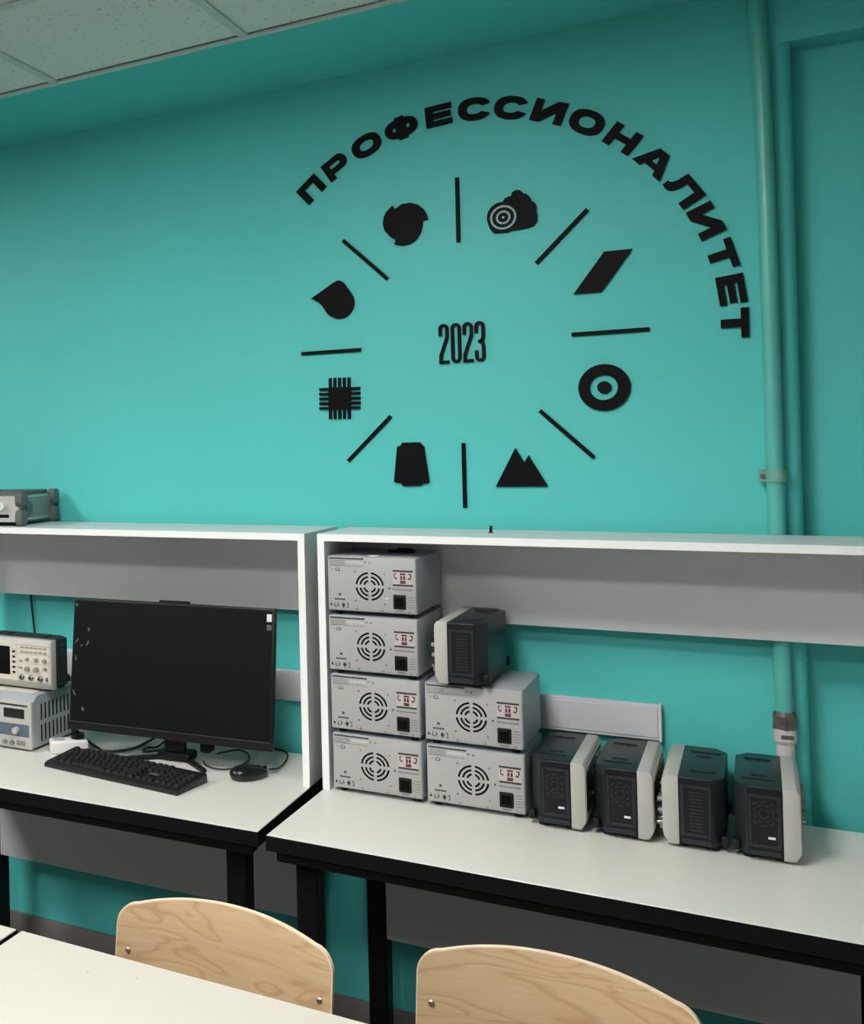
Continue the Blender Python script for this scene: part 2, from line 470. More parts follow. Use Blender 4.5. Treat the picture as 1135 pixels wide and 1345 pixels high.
RZL = R(1.5)
LD = (-0.318 - 1.2 * math.cos(RZL), -0.69 - 1.2 * math.sin(RZL), 0)
make_desk('work_desk', 'white topped desk with black edges under the computer monitor and keyboard', 1.2, 0.66, LD, RZL)
make_desk('work_desk', 'white topped desk with black edges carrying the row of dark oscilloscopes', 1.205, 0.654, (-0.2955, -0.70, 0), 0)

# ------------------------------------------------------------------ desktop hutches
def make_hutch(label, w_, d_, loc, rz):
    """origin at the front-left corner on the desk top"""
    t = thing('desk_shelf', label, 'shelf', loc, rz)
    th = 0.018; H = 0.6485
    b = B(); box(b, 0, w_, 0.001, d_, H - th, H, 0.0006, 1); part('top_board', b, M['hutch'], t)
    b = B(); box(b, 0, w_, 0, 0.0012, H - th, H, 0.0003, 1); part('edge_band', b, M['edge_white'], t)
    for x in (0, w_ - th):
        b = B(); box(b, x, x + th, 0.001, d_, 0, H - th, 0.0006, 1); s = part('side_panel', b, M['hutch'], t)
        b = B(); box(b, x, x + th, 0, 0.0012, 0, H - th, 0.0003, 1); part('edge_band', b, M['edge_white'], s)
    b = B(); box(b, th, w_ - th, d_ - 0.014, d_, 0.41, H - th, 0.0006, 1); part('back_panel', b, M['hutch'], t)
    return t
def left_at(dx, dy):   # a point of the left desk's own frame (from its front-left corner)
    return (LD[0] + dx * math.cos(RZL) - dy * math.sin(RZL), LD[1] + dx * math.sin(RZL) + dy * math.cos(RZL))
hx, hy = left_at(0.0, 0.685 - 0.315)
make_hutch('open white shelf unit over the computer monitor', 1.2, 0.29, (hx, hy, 0.75), RZL)
make_hutch('open white shelf unit holding the stacked grey power supplies', 1.203, 0.269, (-0.2955, -0.315, 0.75), 0)

# ------------------------------------------------------------------ cable trunking on the wall
t = thing('cable_trunking', 'wide white cable trunking fixed along the wall above the desks', 'trunking', (0, 0, 0))
b = B(); box(b, -1.75, 0.437, -0.022, -0.001, 0.895, 0.981, 0.002, 1); part('channel', b, M['trunking'], t)
b = B(); box(b, -1.75, 0.434, -0.0245, -0.0218, 0.903, 0.973, 0.001, 1); part('lid', b, M['trunking'], t)
b = B(); box(b, 0.4365, 0.4425, -0.026, 0, 0.893, 0.983, 0.0015, 1); part('end_cap', b, M['white_plastic'], t)

# ------------------------------------------------------------------ heating pipe
PX, PY = 0.684, -0.0255
t = thing('heating_pipe', 'thin teal painted pipe running up the wall beside the lettering', 'pipe', (0, 0, 0))
b = B()
tube(b, [(PX + 0.004, PY, 0.93), (PX + 0.001, PY, 1.2), (PX - 0.001, PY, 1.6), (PX - 0.003, PY, 2.1), (PX - 0.006, PY, 2.40), (PX - 0.009, PY, 2.52), (PX - 0.014, PY, 2.66)], 0.0175, 16, 5)
part('painted_tube', b, M['teal_pipe'], t)
b = B(); tube(b, [(PX + 0.006, PY, 0.0), (PX + 0.005, PY, 0.5), (PX + 0.004, PY, 0.935)], 0.0175, 16, 3)
o = part('bare_tube', b, M['pipe_white'], t); o['label'] = 'unpainted white lower pipe'
b = B(); cyl(b, (PX + 0.004, PY, 0.958), (PX + 0.004, PY, 0.986), 0.0265, 0.0255, 6); cyl(b, (PX + 0.004, PY, 0.986), (PX + 0.004, PY, 0.996), 0.0235, 0.02, 16)
o = part('union_nut', b, M['rust'], t, smooth=0.3); o['label'] = 'dark tarnished union nut'
b = B(); cyl(b, (PX + 0.004, PY, 0.93), (PX + 0.004, PY, 0.958), 0.0225, 0.0225, 18); cyl(b, (PX + 0.004, PY, 0.922), (PX + 0.004, PY, 0.93), 0.0185, 0.0225, 18)
v = part('collar', b, M['pipe_white'], t)
b = B(); box(b, PX - 0.004, PX + 0.02, PY - 0.0243, PY - 0.018, 0.938, 0.946, 0.001, 1); part('slot', b, M['rust'], v)
b = B()
cyl(b, (PX, PY, 1.518), (PX, PY, 1.546), 0.0215, 0.0215, 18)
c = part('pipe_clamp', b, M['clamp'], t)
b = B(); box(b, PX - 0.034, PX - 0.018, PY - 0.010, PY + 0.010, 1.517, 1.547, 0.002, 1); part('clamp_ear', b, M['clamp'], c)
b = B(); cyl(b, (PX - 0.026, PY - 0.016, 1.532), (PX - 0.026, PY + 0.016, 1.532), 0.005, n=8); part('clamp_bolt', b, M['rust'], c)
b = B(); cyl(b, (PX, PY + 0.018, 1.532), (PX, 0.0, 1.532), 0.005, n=8); part('wall_stud', b, M['rust'], c)

# ------------------------------------------------------------------ wall lettering
CC = 1.8889      # height of the dial's centre
TH = 0.008
def sup(cx, cy, rx, ry, n=40, e=2.35, a0=0.0, a1=2 * PI, closed=True):
    out = []
    m_ = n if closed else n + 1
    for i in range(m_):
        a = a0 + (a1 - a0) * i / n
        c, s = math.cos(a), math.sin(a)
        out.append((cx + rx * math.copysign(abs(c) ** (2 / e), c), cy + ry * math.copysign(abs(s) ** (2 / e), s)))
    return out
st, hb = 0.35, 0.28
def glyph(ch):
    if ch == 'П':
        w = 1.26; return w, [[(0, 0), (0, 1), (w, 1), (w, 0), (w - st, 0), (w - st, 1 - hb), (st, 1 - hb), (st, 0)]]
    if ch == 'Р':
        w = 1.28; cap = [(w - 0.36 + 0.36 * math.cos(a), 0.63 + 0.37 * math.sin(a)) for a in [PI / 2 - PI * i / 12 for i in range(13)]]
        hole = [(st, 0.52), (st, 0.74), (w - 0.46, 0.74), (w - 0.37, 0.70), (w - 0.36, 0.63), (w - 0.37, 0.56), (w - 0.46, 0.52)]
        return w, [[(0, 0), (0, 1)] + cap + [(st, 0.26), (st, 0)], hole]
    if ch == 'О':
        w = 1.5; return w, [sup(w / 2, 0.5, w / 2, 0.53), sup(w / 2, 0.5, w / 2 - 0.38, 0.25, e=2.2)]
    if ch == 'Ф':
        w = 1.6; s = 0.22; pts = []
        for (x, y) in sup(w / 2, 0.5, w / 2, 0.47, n=60, e=2.3):
            pts.append((x, y))
        up = [p for p in pts if p[1] >= 0.5 and p[0] > w / 2 + s] 
        ul = [p for p in pts if p[1] >= 0.5 and p[0] < w / 2 - s]
        dl = [p for p in pts if p[1] < 0.5 and p[0] < w / 2 - s]
        dr = [p for p in pts if p[1] < 0.5 and p[0] > w / 2 + s]
        out = up + [(w / 2 + s, 0.965), (w / 2 + s, 1.06), (w / 2 - s, 1.06), (w / 2 - s, 0.965)] + ul + dl + [(w / 2 - s, 0.035), (w / 2 - s, -0.06), (w / 2 + s, -0.06), (w / 2 + s, 0.035)] + dr
        return w, [out, sup(w / 2 - 0.34, 0.5, 0.095, 0.12, 14, 2), sup(w / 2 + 0.34, 0.5, 0.095, 0.12, 14, 2)]
    if ch == 'Е':
        w = 1.22; return w, [[(0, 0), (0, 1), (w, 1), (w, 0.745), (st, 0.745), (st, 0.63), (w - 0.05, 0.63), (w - 0.05, 0.37), (st, 0.37), (st, 0.255), (w, 0.255), (w, 0)]]
    if ch == 'С':
        w = 1.48; a = 0.40
        o_ = sup(w / 2, 0.5, w / 2, 0.53, 40, 2.35, a, 2 * PI - a, False)
        i_ = sup(w / 2, 0.5, w / 2 - 0.38, 0.25, 30, 2.2, 2 * PI - 0.55, 0.55, False)
        return w, [o_ + i_]
    if ch == 'И':
        w = 1.4; return w, [[(0, 0), (0, 1), (st, 1), (st, 0.46), (w - st - 0.06, 1), (w, 1), (w, 0), (w - st, 0), (w - st, 0.54), (st + 0.06, 0)]]
    if ch == 'Н':
        w = 1.3; return w, [[(0, 0), (0, 1), (st, 1), (st, 0.64), (w - st, 0.64), (w - st, 1), (w, 1), (w, 0), (w - st, 0), (w - st, 0.36), (st, 0.36), (st, 0)]]
    if ch == 'А':
        w = 1.55; h = w / 2
        return w, [[(0, 0), (h - 0.25, 1), (h + 0.25, 1), (w, 0), (w - 0.40, 0), (w - 0.49, 0.19), (0.49, 0.19), (0.40, 0)], [(h - 0.17, 0.42), (h + 0.17, 0.42), (h, 0.76)]]
    if ch == 'Л':
        w = 1.42; return w, [[(0, 0), (0, 0.27), (0.1, 0.28), (0.17, 0.36), (0.22, 0.55), (0.25, 1), (w, 1), (w, 0), (w - st, 0), (w - st, 1 - hb), (0.58, 1 - hb), (0.55, 0.42), (0.48, 0.16), (0.36, 0.03), (0.2, -0.02)]]
    if ch == 'Т':
        w = 1.25; return w, [[(0, 1), (w, 1), (w, 1 - hb), (w / 2 + st / 2, 1 - hb), (w / 2 + st / 2, 0), (w / 2 - st / 2, 0), (w / 2 - st / 2, 1 - hb), (0, 1 - hb)]]
WORD = [('П', 130.4), ('Р', 121.9), ('О', 112.8), ('Ф', 103.4), ('Е', 94.0), ('С', 85.5), ('С', 77.0), ('И', 68.3), ('О', 59.3), ('Н', 50.4), ('А', 41.4), ('Л', 32.3), ('И', 23.7), ('Т', 15.3), ('Е', 7.4), ('Т', 0.0)]
ORD = ['first', 'second', 'third', 'fourth', 'fifth', 'sixth', 'seventh', 'eighth', 'ninth', 'tenth', 'eleventh', 'twelfth', 'thirteenth', 'fourteenth', 'fifteenth', 'last']
LH = 0.0555
gcache = {}
for i, (ch, ang) in enumerate(WORD):
    if ch not in gcache:
        w_, sp = glyph(ch)
        gcache[ch] = outline_mesh('letter', [[((x - w_ / 2) * LH, (y - 0.5) * LH) for x, y in s] for s in sp], TH, M['acrylic'])
    a = R(ang); r = 0.6125
    o = add('wall_letter', gcache[ch], None, (r * math.cos(a), -TH / 2, CC + r * math.sin(a)), (0, -(a - PI / 2), 0))
    tag(o, 'black cut-out letter %s, %s of the arched word on the teal wall' % (ch, ORD[i]), 'letter', 'black letters of the arched word')

# dial bars
CLOCK = [(90, 'straight above the year'), (45, 'between the log symbol and the slanted block'), (0, 'between the slanted block and the round target'), (-45, 'between the round target and the mountains'), (-90, 'straight below the year'), (-135, 'between the microchip and the spool'), (180, 'between the drop and the microchip'), (135, 'between the drop and the saw blade')]
b = B(); box(b, 0.266, 0.4375, -TH, 0, -0.0048, 0.0048, 0.0006, 1)
bar_me = mesh('dial_bar', b, M['acrylic'])
for ang, txt in CLOCK:
    o = add('dial_bar', bar_me, None, (0, 0, CC), (0, -R(ang), 0))
    tag(o, 'thin black bar of the wall dial, ' + txt, 'wall bar', 'black bars of the wall dial')

# digits
def stroke(pts, wd):
    L_, R_ = [], []
    n = len(pts)
    for i in range(n):
        p = Vector(pts[i])
        d0 = (Vector(pts[i]) - Vector(pts[i - 1])).normalized() if i else None
        d1 = (Vector(pts[i + 1]) - Vector(pts[i])).normalized() if i < n - 1 else None
        if d0 is None: nn = Vector((-d1.y, d1.x)); k = 1
        elif d1 is None: nn = Vector((-d0.y, d0.x)); k = 1
        else:
            n0 = Vector((-d0.y, d0.x)); n1 = Vector((-d1.y, d1.x)); nn = (n0 + n1).normalized(); k = 1 / max(0.5, nn.dot(n0))
        L_.append(tuple(p + nn * wd / 2 * k)); R_.append(tuple(p - nn * wd / 2 * k))
    return L_ + R_[::-1]
DW, DH, DS = 0.0258, 0.106, 0.0082
def digit(ch):
    x0, x1 = -DW / 2 + DS / 2, DW / 2 - DS / 2
    y0, y1 = -DH / 2 + DS / 2, DH / 2 - DS / 2
    rr = x1
    top = [(rr * math.cos(a), y1 - rr + rr * math.sin(a)) for a in [PI - PI * i / 8 for i in range(9)]]
    bot = [(rr * math.cos(a), y0 + rr + rr * math.sin(a)) for a in [-PI * i / 8 for i in range(9)]]
    if ch == '2':
        body = stroke([(x0, y1 - 0.028)] + top + [(x1, 0.018), (x0 + 0.001, y0 + 0.018), (x0, y0 + 0.004)], DS)
        foot = [(-DW / 2, -DH / 2), (DW / 2, -DH / 2), (DW / 2, -DH / 2 + DS), (-DW / 2, -DH / 2 + DS)]
        return [body], [foot]
    if ch == '0':
        o_ = [(x * DW / 2 / rr, y1 + DS / 2 - DW / 2 + (y - (y1 - rr)) * DW / 2 / rr) for x, y in top] + [(x * DW / 2 / rr, y0 - DS / 2 + DW / 2 + (y - (y0 + rr)) * DW / 2 / rr) for x, y in bot]
        ri = DW / 2 - DS
        i_ = [(x * ri / rr, y1 - rr + (y - (y1 - rr)) * ri / rr) for x, y in top] + [(x * ri / rr, y0 + rr + (y - (y0 + rr)) * ri / rr) for x, y in bot]
        return [o_, i_], []
    if ch == '3':
        up = stroke([(x0, y1 - 0.026)] + top + [(x1, 0.014), (x1 - 0.0015, 0.006), (x1 - 0.006, 0.0005), (-0.004, 0.0)], DS)
        dn = stroke([(-0.004, 0.0), (x1 - 0.006, -0.0005), (x1 - 0.0015, -0.006), (x1, -0.014)] + [(x, y) for x, y in bot] + [(x0, y0 + 0.026)], DS)
        return [up], [dn]
for k, (ch, x, txt) in enumerate((('2', -0.0436, 'first of the year'), ('0', -0.0124, 'second of the year'), ('2', 0.0178, 'third of the year'), ('3', 0.0475, 'last of the year'))):
    A_, C_ = digit(ch)
    me = outline_mesh('digit', A_, TH, M['acrylic'])
    if C_:
        me2 = outline_mesh('digit2', C_, TH, M['acrylic'])
        bm = bmesh.new(); bm.from_mesh(me); bm.from_mesh(me2); bm.to_mesh(me); bm.free()
        bpy.data.meshes.remove(me2)
    o = add('wall_digit', me, None, (x, -TH / 2, CC - 0.0005), (0, R(-0.3), 0))
    tag(o, 'narrow black cut-out digit %s, %s inside the wall dial' % (ch, txt), 'digit', 'black digits of the year')

# icons: outlines in wall metres (x, z)
def rounded(pts, it=2):
    for _ in range(it):
        out = []
        for i in range(len(pts)):
            a, c = Vector(pts[i]), Vector(pts[(i + 1) % len(pts)])
            out += [tuple(a * 0.75 + c * 0.25), tuple(a * 0.25 + c * 0.75)]
        pts = out
    return pts
def icon(name, splines, label, cat='wall emblem'):
    allp = splines[0]
    cx = sum(p[0] for p in allp) / len(allp); cz = sum(p[1] for p in allp) / len(allp)
    me = outline_mesh(name, [[(x - cx, z - cz) for x, z in s] for s in splines], TH, M['acrylic'])
    return tag(add(name, me, None, (cx, -TH / 2, cz)), label, cat, 'black emblems of the wall dial')
drop = [(-0.4049, 2.0435), (-0.3792, 2.0582), (-0.335, 2.085), (-0.3234, 2.0878), (-0.312, 2.0826), (-0.2983, 2.0615), (-0.2846, 2.0404), (-0.2805, 2.0232), (-0.2837, 2.0066), (-0.2943, 1.9907), (-0.3087, 1.9813), (-0.3277, 1.9795), (-0.3448, 1.9855), (-0.3585, 1.9964), (-0.3675, 2.0114), (-0.377, 2.0266), (-0.3886, 2.0351)]
icon('drop_emblem', [drop[:1] + rounded(drop, 1)[2:-1]], 'black drop shaped emblem with its point to the left')
saw = [(-0.1943, 2.2459), (-0.1879, 2.2602), (-0.1696, 2.2759), (-0.1626, 2.2652), (-0.1457, 2.2761), (-0.1221, 2.2769), (-0.1018, 2.2691), (-0.0875, 2.2551), (-0.0792, 2.2391), (-0.0767, 2.2256), (-0.09, 2.2244), (-0.0921, 2.208), (-0.0978, 2.1908), (-0.1098, 2.1744), (-0.1247, 2.166), (-0.1454, 2.1632), (-0.1673, 2.1695), (-0.1629, 2.1805), (-0.1776, 2.1908), (-0.1922, 2.2091), (-0.1971, 2.228)]
icon('blade_emblem', [saw], 'black round emblem like a saw blade with three teeth')
cloud = [(0.0723, 2.2087), (0.0757, 2.2237), (0.0842, 2.236), (0.097, 2.2438), (0.1123, 2.2454), (0.117, 2.2533), (0.1278, 2.2575), (0.1323, 2.2568), (0.1351, 2.2659), (0.1424, 2.2709), (0.1494, 2.271), (0.1573, 2.2668), (0.1624, 2.2603), (0.1702, 2.2569), (0.1771, 2.2492), (0.1812, 2.2382), (0.1889, 2.2324), (0.1925, 2.2224), (0.1915, 2.2112), (0.1941, 2.1977), (0.1921, 2.1848), (0.1849, 2.1744), (0.1717, 2.1705), (0.1506, 2.1685), (0.1311, 2.1682), (0.1203, 2.1649), (0.088, 2.1671), (0.0801, 2.1778), (0.075, 2.1929)]
lg = icon('log_emblem', [cloud], 'black emblem of a log end with pale rings before a treetop')
ccx = sum(p[0] for p in cloud) / len(cloud); ccz = sum(p[1] for p in cloud) / len(cloud)
M['ring_pale'] = mat('pale_ring', (150, 178, 178), 0.5, noise=(40, 0.03))
for (r0, r1) in ((0.0268, 0.0318), (0.0130, 0.0178), (0.0, 0.0032)):
    b = B()
    n = 32
    if r0 > 0:
        for i in range(n):
            pass
        lo = [[b.verts.new((r * math.cos(2 * PI * i / n), y, 0.985 * r * math.sin(2 * PI * i / n))) for i in range(n)] for r, y in ((r0, 0.0), (r1, 0.0), (r1, -0.001), (r0, -0.001))]
        for k in range(4):
            p, q = lo[k], lo[(k + 1) % 4]
            for i in range(n): b.faces.new((p[i], p[(i + 1) % n], q[(i + 1) % n], q[i]))
        bmesh.ops.recalc_face_normals(b, faces=b.faces)
    else:
        cyl(b, (0, -0.001, 0), (0, 0, 0), r1, n=12)
    part('ring', b, M['ring_pale'], lg, (0.1128 - ccx, -TH / 2, 2.2045 - ccz))
icon('slanted_block_emblem', [[(0.2729, 1.9899), (0.3438, 2.0882), (0.4052, 2.0878), (0.3356, 1.9892)]], 'black slanted parallelogram emblem on the wall dial')
tcx, tcz = 0.3362, 1.7525
me = outline_mesh('target', [sup(0, 0, 0.0578, 0.0578, 56, 2), sup(-0.001, 0, 0.0312, 0.0312, 40, 2)], TH, M['acrylic'])
tg = thing('target_emblem', 'black round target emblem, a thick ring with a centre dot', 'wall emblem', (tcx, 0, tcz), 0, 'black emblems of the wall dial')
add('ring', me, tg, (0, -TH / 2, 0))
me = outline_mesh('dot', [sup(0, 0, 0.0154, 0.0154, 28, 2)], TH, M['acrylic'])
add('dot', me, tg, (0, -TH / 2, 0))
icon('mountain_emblem', [[(0.0779, 1.5072), (0.1276, 1.6069), (0.1484, 1.5698), (0.1592, 1.5875), (0.2028, 1.5079)]], 'black emblem of two mountain peaks')
spool = [(-0.1728, 1.6171), (-0.163, 1.6197), (-0.159, 1.6278), (-0.112, 1.6278), (-0.1069, 1.6195), (-0.1017, 1.6167), (-0.0897, 1.5219), (-0.0925, 1.5165), (-0.1073, 1.5154), (-0.1111, 1.51), (-0.1592, 1.509), (-0.1638, 1.5167), (-0.1822, 1.5195), (-0.1832, 1.5239)]
icon('spool_emblem', [spool], 'black tapered spool shaped emblem')
# chip with five pins a side
hc, pl, pw, pg = 0.0315, 0.0265, 0.0076, 0.0134
chip = []
for sidx in range(4):
    ca, sa = [(1, 0), (0, 1), (-1, 0), (0, -1)][sidx]
    def rot_(x, y): return (x * ca - y * sa, x * sa + y * ca)
    chip.append(rot_(hc, -hc))
    for k in range(5):
        c0 = (k - 2) * pg
        lo_, hi_ = c0 - pw / 2, c0 + pw / 2
        chip += [rot_(hc, lo_), rot_(hc + pl, lo_), rot_(hc + pl, hi_), rot_(hc, hi_)]
ca_, sa_ = math.cos(R(-1)), math.sin(R(-1))
icon('chip_emblem', [[(-0.3292 + x * ca_ - y * sa_, 1.7560 + x * sa_ + y * ca_) for x, y in chip]], 'black microchip emblem with comb like pins on four sides')

# ------------------------------------------------------------------ grey bench power supplies (rear faces to the room)
def make_supply():
    t = thing('power_supply', '', 'power supply')
    W2, H0, H1, D = 0.11, 0.011, 0.148, 0.240
    b = B(); box(b, -W2, W2, 0.002, D, H0, H1, 0.003, 2); part('case', b, M['psu_case'], t)
    b = B(); box(b, -W2 + 0.0015, W2 - 0.0015, 0.0, 0.006, H0 + 0.0015, H1 - 0.0015, 0.003, 2)
    bp = part('back_plate', b, M['psu_plate'], t); bp['label'] = 'pale grey rear plate'
    Wd, Hd = 2 * W2, H1 - H0
    def X(u): return -W2 + u * Wd
    def Z(v): return H1 - v * Hd
    yf = -0.0004
    # fan grille: three rings of four arc slots
    fx, fz = X(0.485), Z(0.53)
    for r in (0.0355, 0.0258, 0.0163):
        g = 0.0042 / r
        b = B(); sector(b, r - 0.0046, r, g, PI / 2 - g, yf, 0.001, 8)
        me = mesh('vent_slot', b, M['slot'], 0)
        for q in range(4): add('vent_slot', me, t, (fx, 0, fz), (0, -q * PI / 2, 0))
    b = B(); cyl(b, (0, -0.0012, 0), (0, 0.001, 0), 0.0026, n=8); sme = mesh('screw', b, M['screw'])
    for (u, v) in ((0.32, 0.27), (0.65, 0.29), (0.32, 0.80), (0.65, 0.84), (0.34, 0.95), (0.62, 0.96), (0.44, 0.09), (0.49, 0.10), (0.92, 0.96)):
        add('screw', sme, t, (X(u), 0, Z(v)))
    # rating label
    b = B(); box(b, X(0.02), X(0.42), yf, 0.001, Z(0.19), Z(0.03)); lb = part('rating_label', b, M['label_grey'], t, smooth=0)
    b = B(); box(b, X(0.02), X(0.42), yf - 0.0002, 0, Z(0.052), Z(0.025)); part('header_strip', b, M['print_dark'], lb, smooth=0)
    b = B(); box(b, X(0.22), X(0.41), yf - 0.0002, 0, Z(0.125), Z(0.085)); part('blank_field', b, M['field'], lb, smooth=0)
    b = B()
    for k in range(4): box(b, X(0.025), X(0.20), yf - 0.0002, 0, Z(0.088 + 0.027 * k), Z(0.076 + 0.027 * k))
    box(b, X(0.025), X(0.40), yf - 0.0002, 0, Z(0.178), Z(0.168))
    part('print', b, M['print_grey'], lb, smooth=0)
    b = B()
    box(b, X(0.05), X(0.075), yf, 0.001, Z(0.245), Z(0.238))
    for (ua, ub, va, vb) in ((0.095, 0.145, 0.262, 0.272), (0.095, 0.103, 0.225, 0.262), (0.137, 0.145, 0.225, 0.262), (0.105, 0.135, 0.215, 0.225)):
        box(b, X(ua), X(ub), yf, 0.001, Z(vb), Z(va))
    part('earth_mark', b, M['print_dark'], t, smooth=0)
    # voltage selector label
    b = B(); box(b, X(0.745), X(0.965), yf, 0.001, Z(0.50), Z(0.215)); sl = part('selector_label', b, M['label_pink'], t, smooth=0)
    for (ua, ub, va, vb) in ((0.745, 0.965, 0.215, 0.248), (0.745, 0.965, 0.468, 0.50)):
        b = B(); box(b, X(ua), X(ub), yf - 0.0002, 0, Z(vb), Z(va))
        part('header_strip', b, M['print_dark'], sl, smooth=0)
    b = B()
    for (ua, ub, va, vb) in ((0.825, 0.885, 0.268, 0.30), (0.828, 0.85, 0.315, 0.385), (0.86, 0.882, 0.315, 0.385), (0.825, 0.885, 0.40, 0.455), (0.758, 0.785, 0.275, 0.29), (0.758, 0.768, 0.29, 0.36), (0.768, 0.792, 0.35, 0.375), (0.915, 0.95, 0.275, 0.295), (0.935, 0.95, 0.295, 0.35), (0.91, 0.94, 0.35, 0.38)):
        box(b, X(ua), X(ub), yf - 0.0002, 0, Z(vb), Z(va))
    part('print', b, M['print_red'], sl, smooth=0)
    b = B(); prism(b, [(X(0.692), Z(0.565)), (X(0.717), Z(0.565)), (X(0.7045), Z(0.52))], 'y', yf, 0.001); part('warning_mark', b, M['print_dark'], t, smooth=0)
    b = B(); box(b, X(0.74), X(0.965), yf, 0.001, Z(0.575), Z(0.548))
    for k in range(5): box(b, X(0.90), X(0.975), yf, 0.001, Z(0.70 + 0.045 * k), Z(0.688 + 0.045 * k))
    box(b, X(0.77), X(0.86), yf, 0.001, Z(0.965), Z(0.935))
    part('print', b, M['print_grey'], t, smooth=0)
    # mains socket
    b = B(); box(b, X(0.745), X(0.885), -0.003, 0.002, Z(0.915), Z(0.655), 0.0025, 2); so = part('mains_socket', b, M['socket'], t)
    b = B(); box(b, X(0.765), X(0.865), -0.0034, 0.0, Z(0.87), Z(0.70), 0.0012, 1); part('cavity', b, M['slot'], so)
    # maker's mark and approval marks: illegible at this size
    b = B(); box(b, X(0.128), X(0.155), yf, 0.001, Z(0.72), Z(0.68))
    x = 0.082
    for wdt in (0.018, 0.014, 0.016, 0.012, 0.018, 0.02): box(b, X(x), X(x + wdt), yf, 0.001, Z(0.80), Z(0.772)); x += wdt + 0.004
    part('maker_mark', b, M['print_dark'], t, smooth=0)
    b = B()
    prism(b, [(X(0.022), Z(0.91)), (X(0.055), Z(0.91)), (X(0.038), Z(0.85))], 'y', yf, 0.001)
    for (ua, ub, va, vb) in ((0.075, 0.083, 0.86, 0.93), (0.083, 0.10, 0.915, 0.93), (0.112, 0.12, 0.85, 0.93), (0.12, 0.135, 0.885, 0.895), (0.162, 0.20, 0.87, 0.915), (0.174, 0.188, 0.85, 0.94), (0.215, 0.24, 0.85, 0.862), (0.232, 0.24, 0.862, 0.94), (0.215, 0.232, 0.93, 0.94)):
        box(b, X(ua), X(ub), yf, 0.001, Z(vb), Z(va))
    part('approval_marks', b, M['print_dark'], t, smooth=0)
    b = B(); cyl(b, (0, 0, 0), (0, 0, 0.0115), 0.009, 0.008, 12); fme = mesh('foot', b, M['socket'])
    for x in (-0.09, 0.09):
        for y in (0.025, 0.215): add('foot', fme, t, (x, y, 0))
    return t
sup_proto = make_supply()
SUPPLIES = [
    (-0.1565, -0.318, 0, 'grey power supply at the bottom of the tall stack by the shelf side', 0),
    (-0.1575, -0.319, 1, 'grey power supply second from the bottom of the tall stack', 0),
    (-0.1585, -0.322, 2, 'grey power supply third from the bottom of the tall stack', 0),
    (-0.1600, -0.316, 3, 'topmost grey power supply of the tall stack, just under the shelf board', 0),
    (0.0745, -0.317, 0, 'grey power supply lying on the desk beside the first oscilloscope of the row', 0),
    (0.0735, -0.318, 1, 'grey power supply carrying the single raised oscilloscope', 0)]
for i, (x, y, lv, lab, rz) in enumerate(SUPPLIES):
    o = sup_proto if i == 0 else copy_tree(sup_proto)
    o.location = (x, y, 0.7502 + lv * 0.1485); o.rotation_euler = (0, 0, R(rz))
    tag(o, lab, 'power supply', 'grey power supplies stacked on the desk')
    if lv == 3:
        b = B(); cyl(b, (0.038, -0.0012, 0.048), (0.038, 0.0, 0.048), 0.0028, n=10); part('white_dot', b, M['label_white'], o)
tag(part('paper_tag', box(B(), -0.165, -0.143, -0.314, -0.297, 1.3445, 1.3475, 0.0008, 1), M['label_white'], None), 'small white tag lying on top of the uppermost power supply', 'tag')
b = B(); tube(b, [(-0.15, -0.19, 1.349), (-0.12, -0.21, 1.351), (-0.09, -0.19, 1.350), (-0.10, -0.15, 1.349), (-0.14, -0.14, 1.349)], 0.0042, 8)
tag(part('short_cable', b, M['cable'], None), 'short black cable lying on top of the uppermost power supply', 'cable')

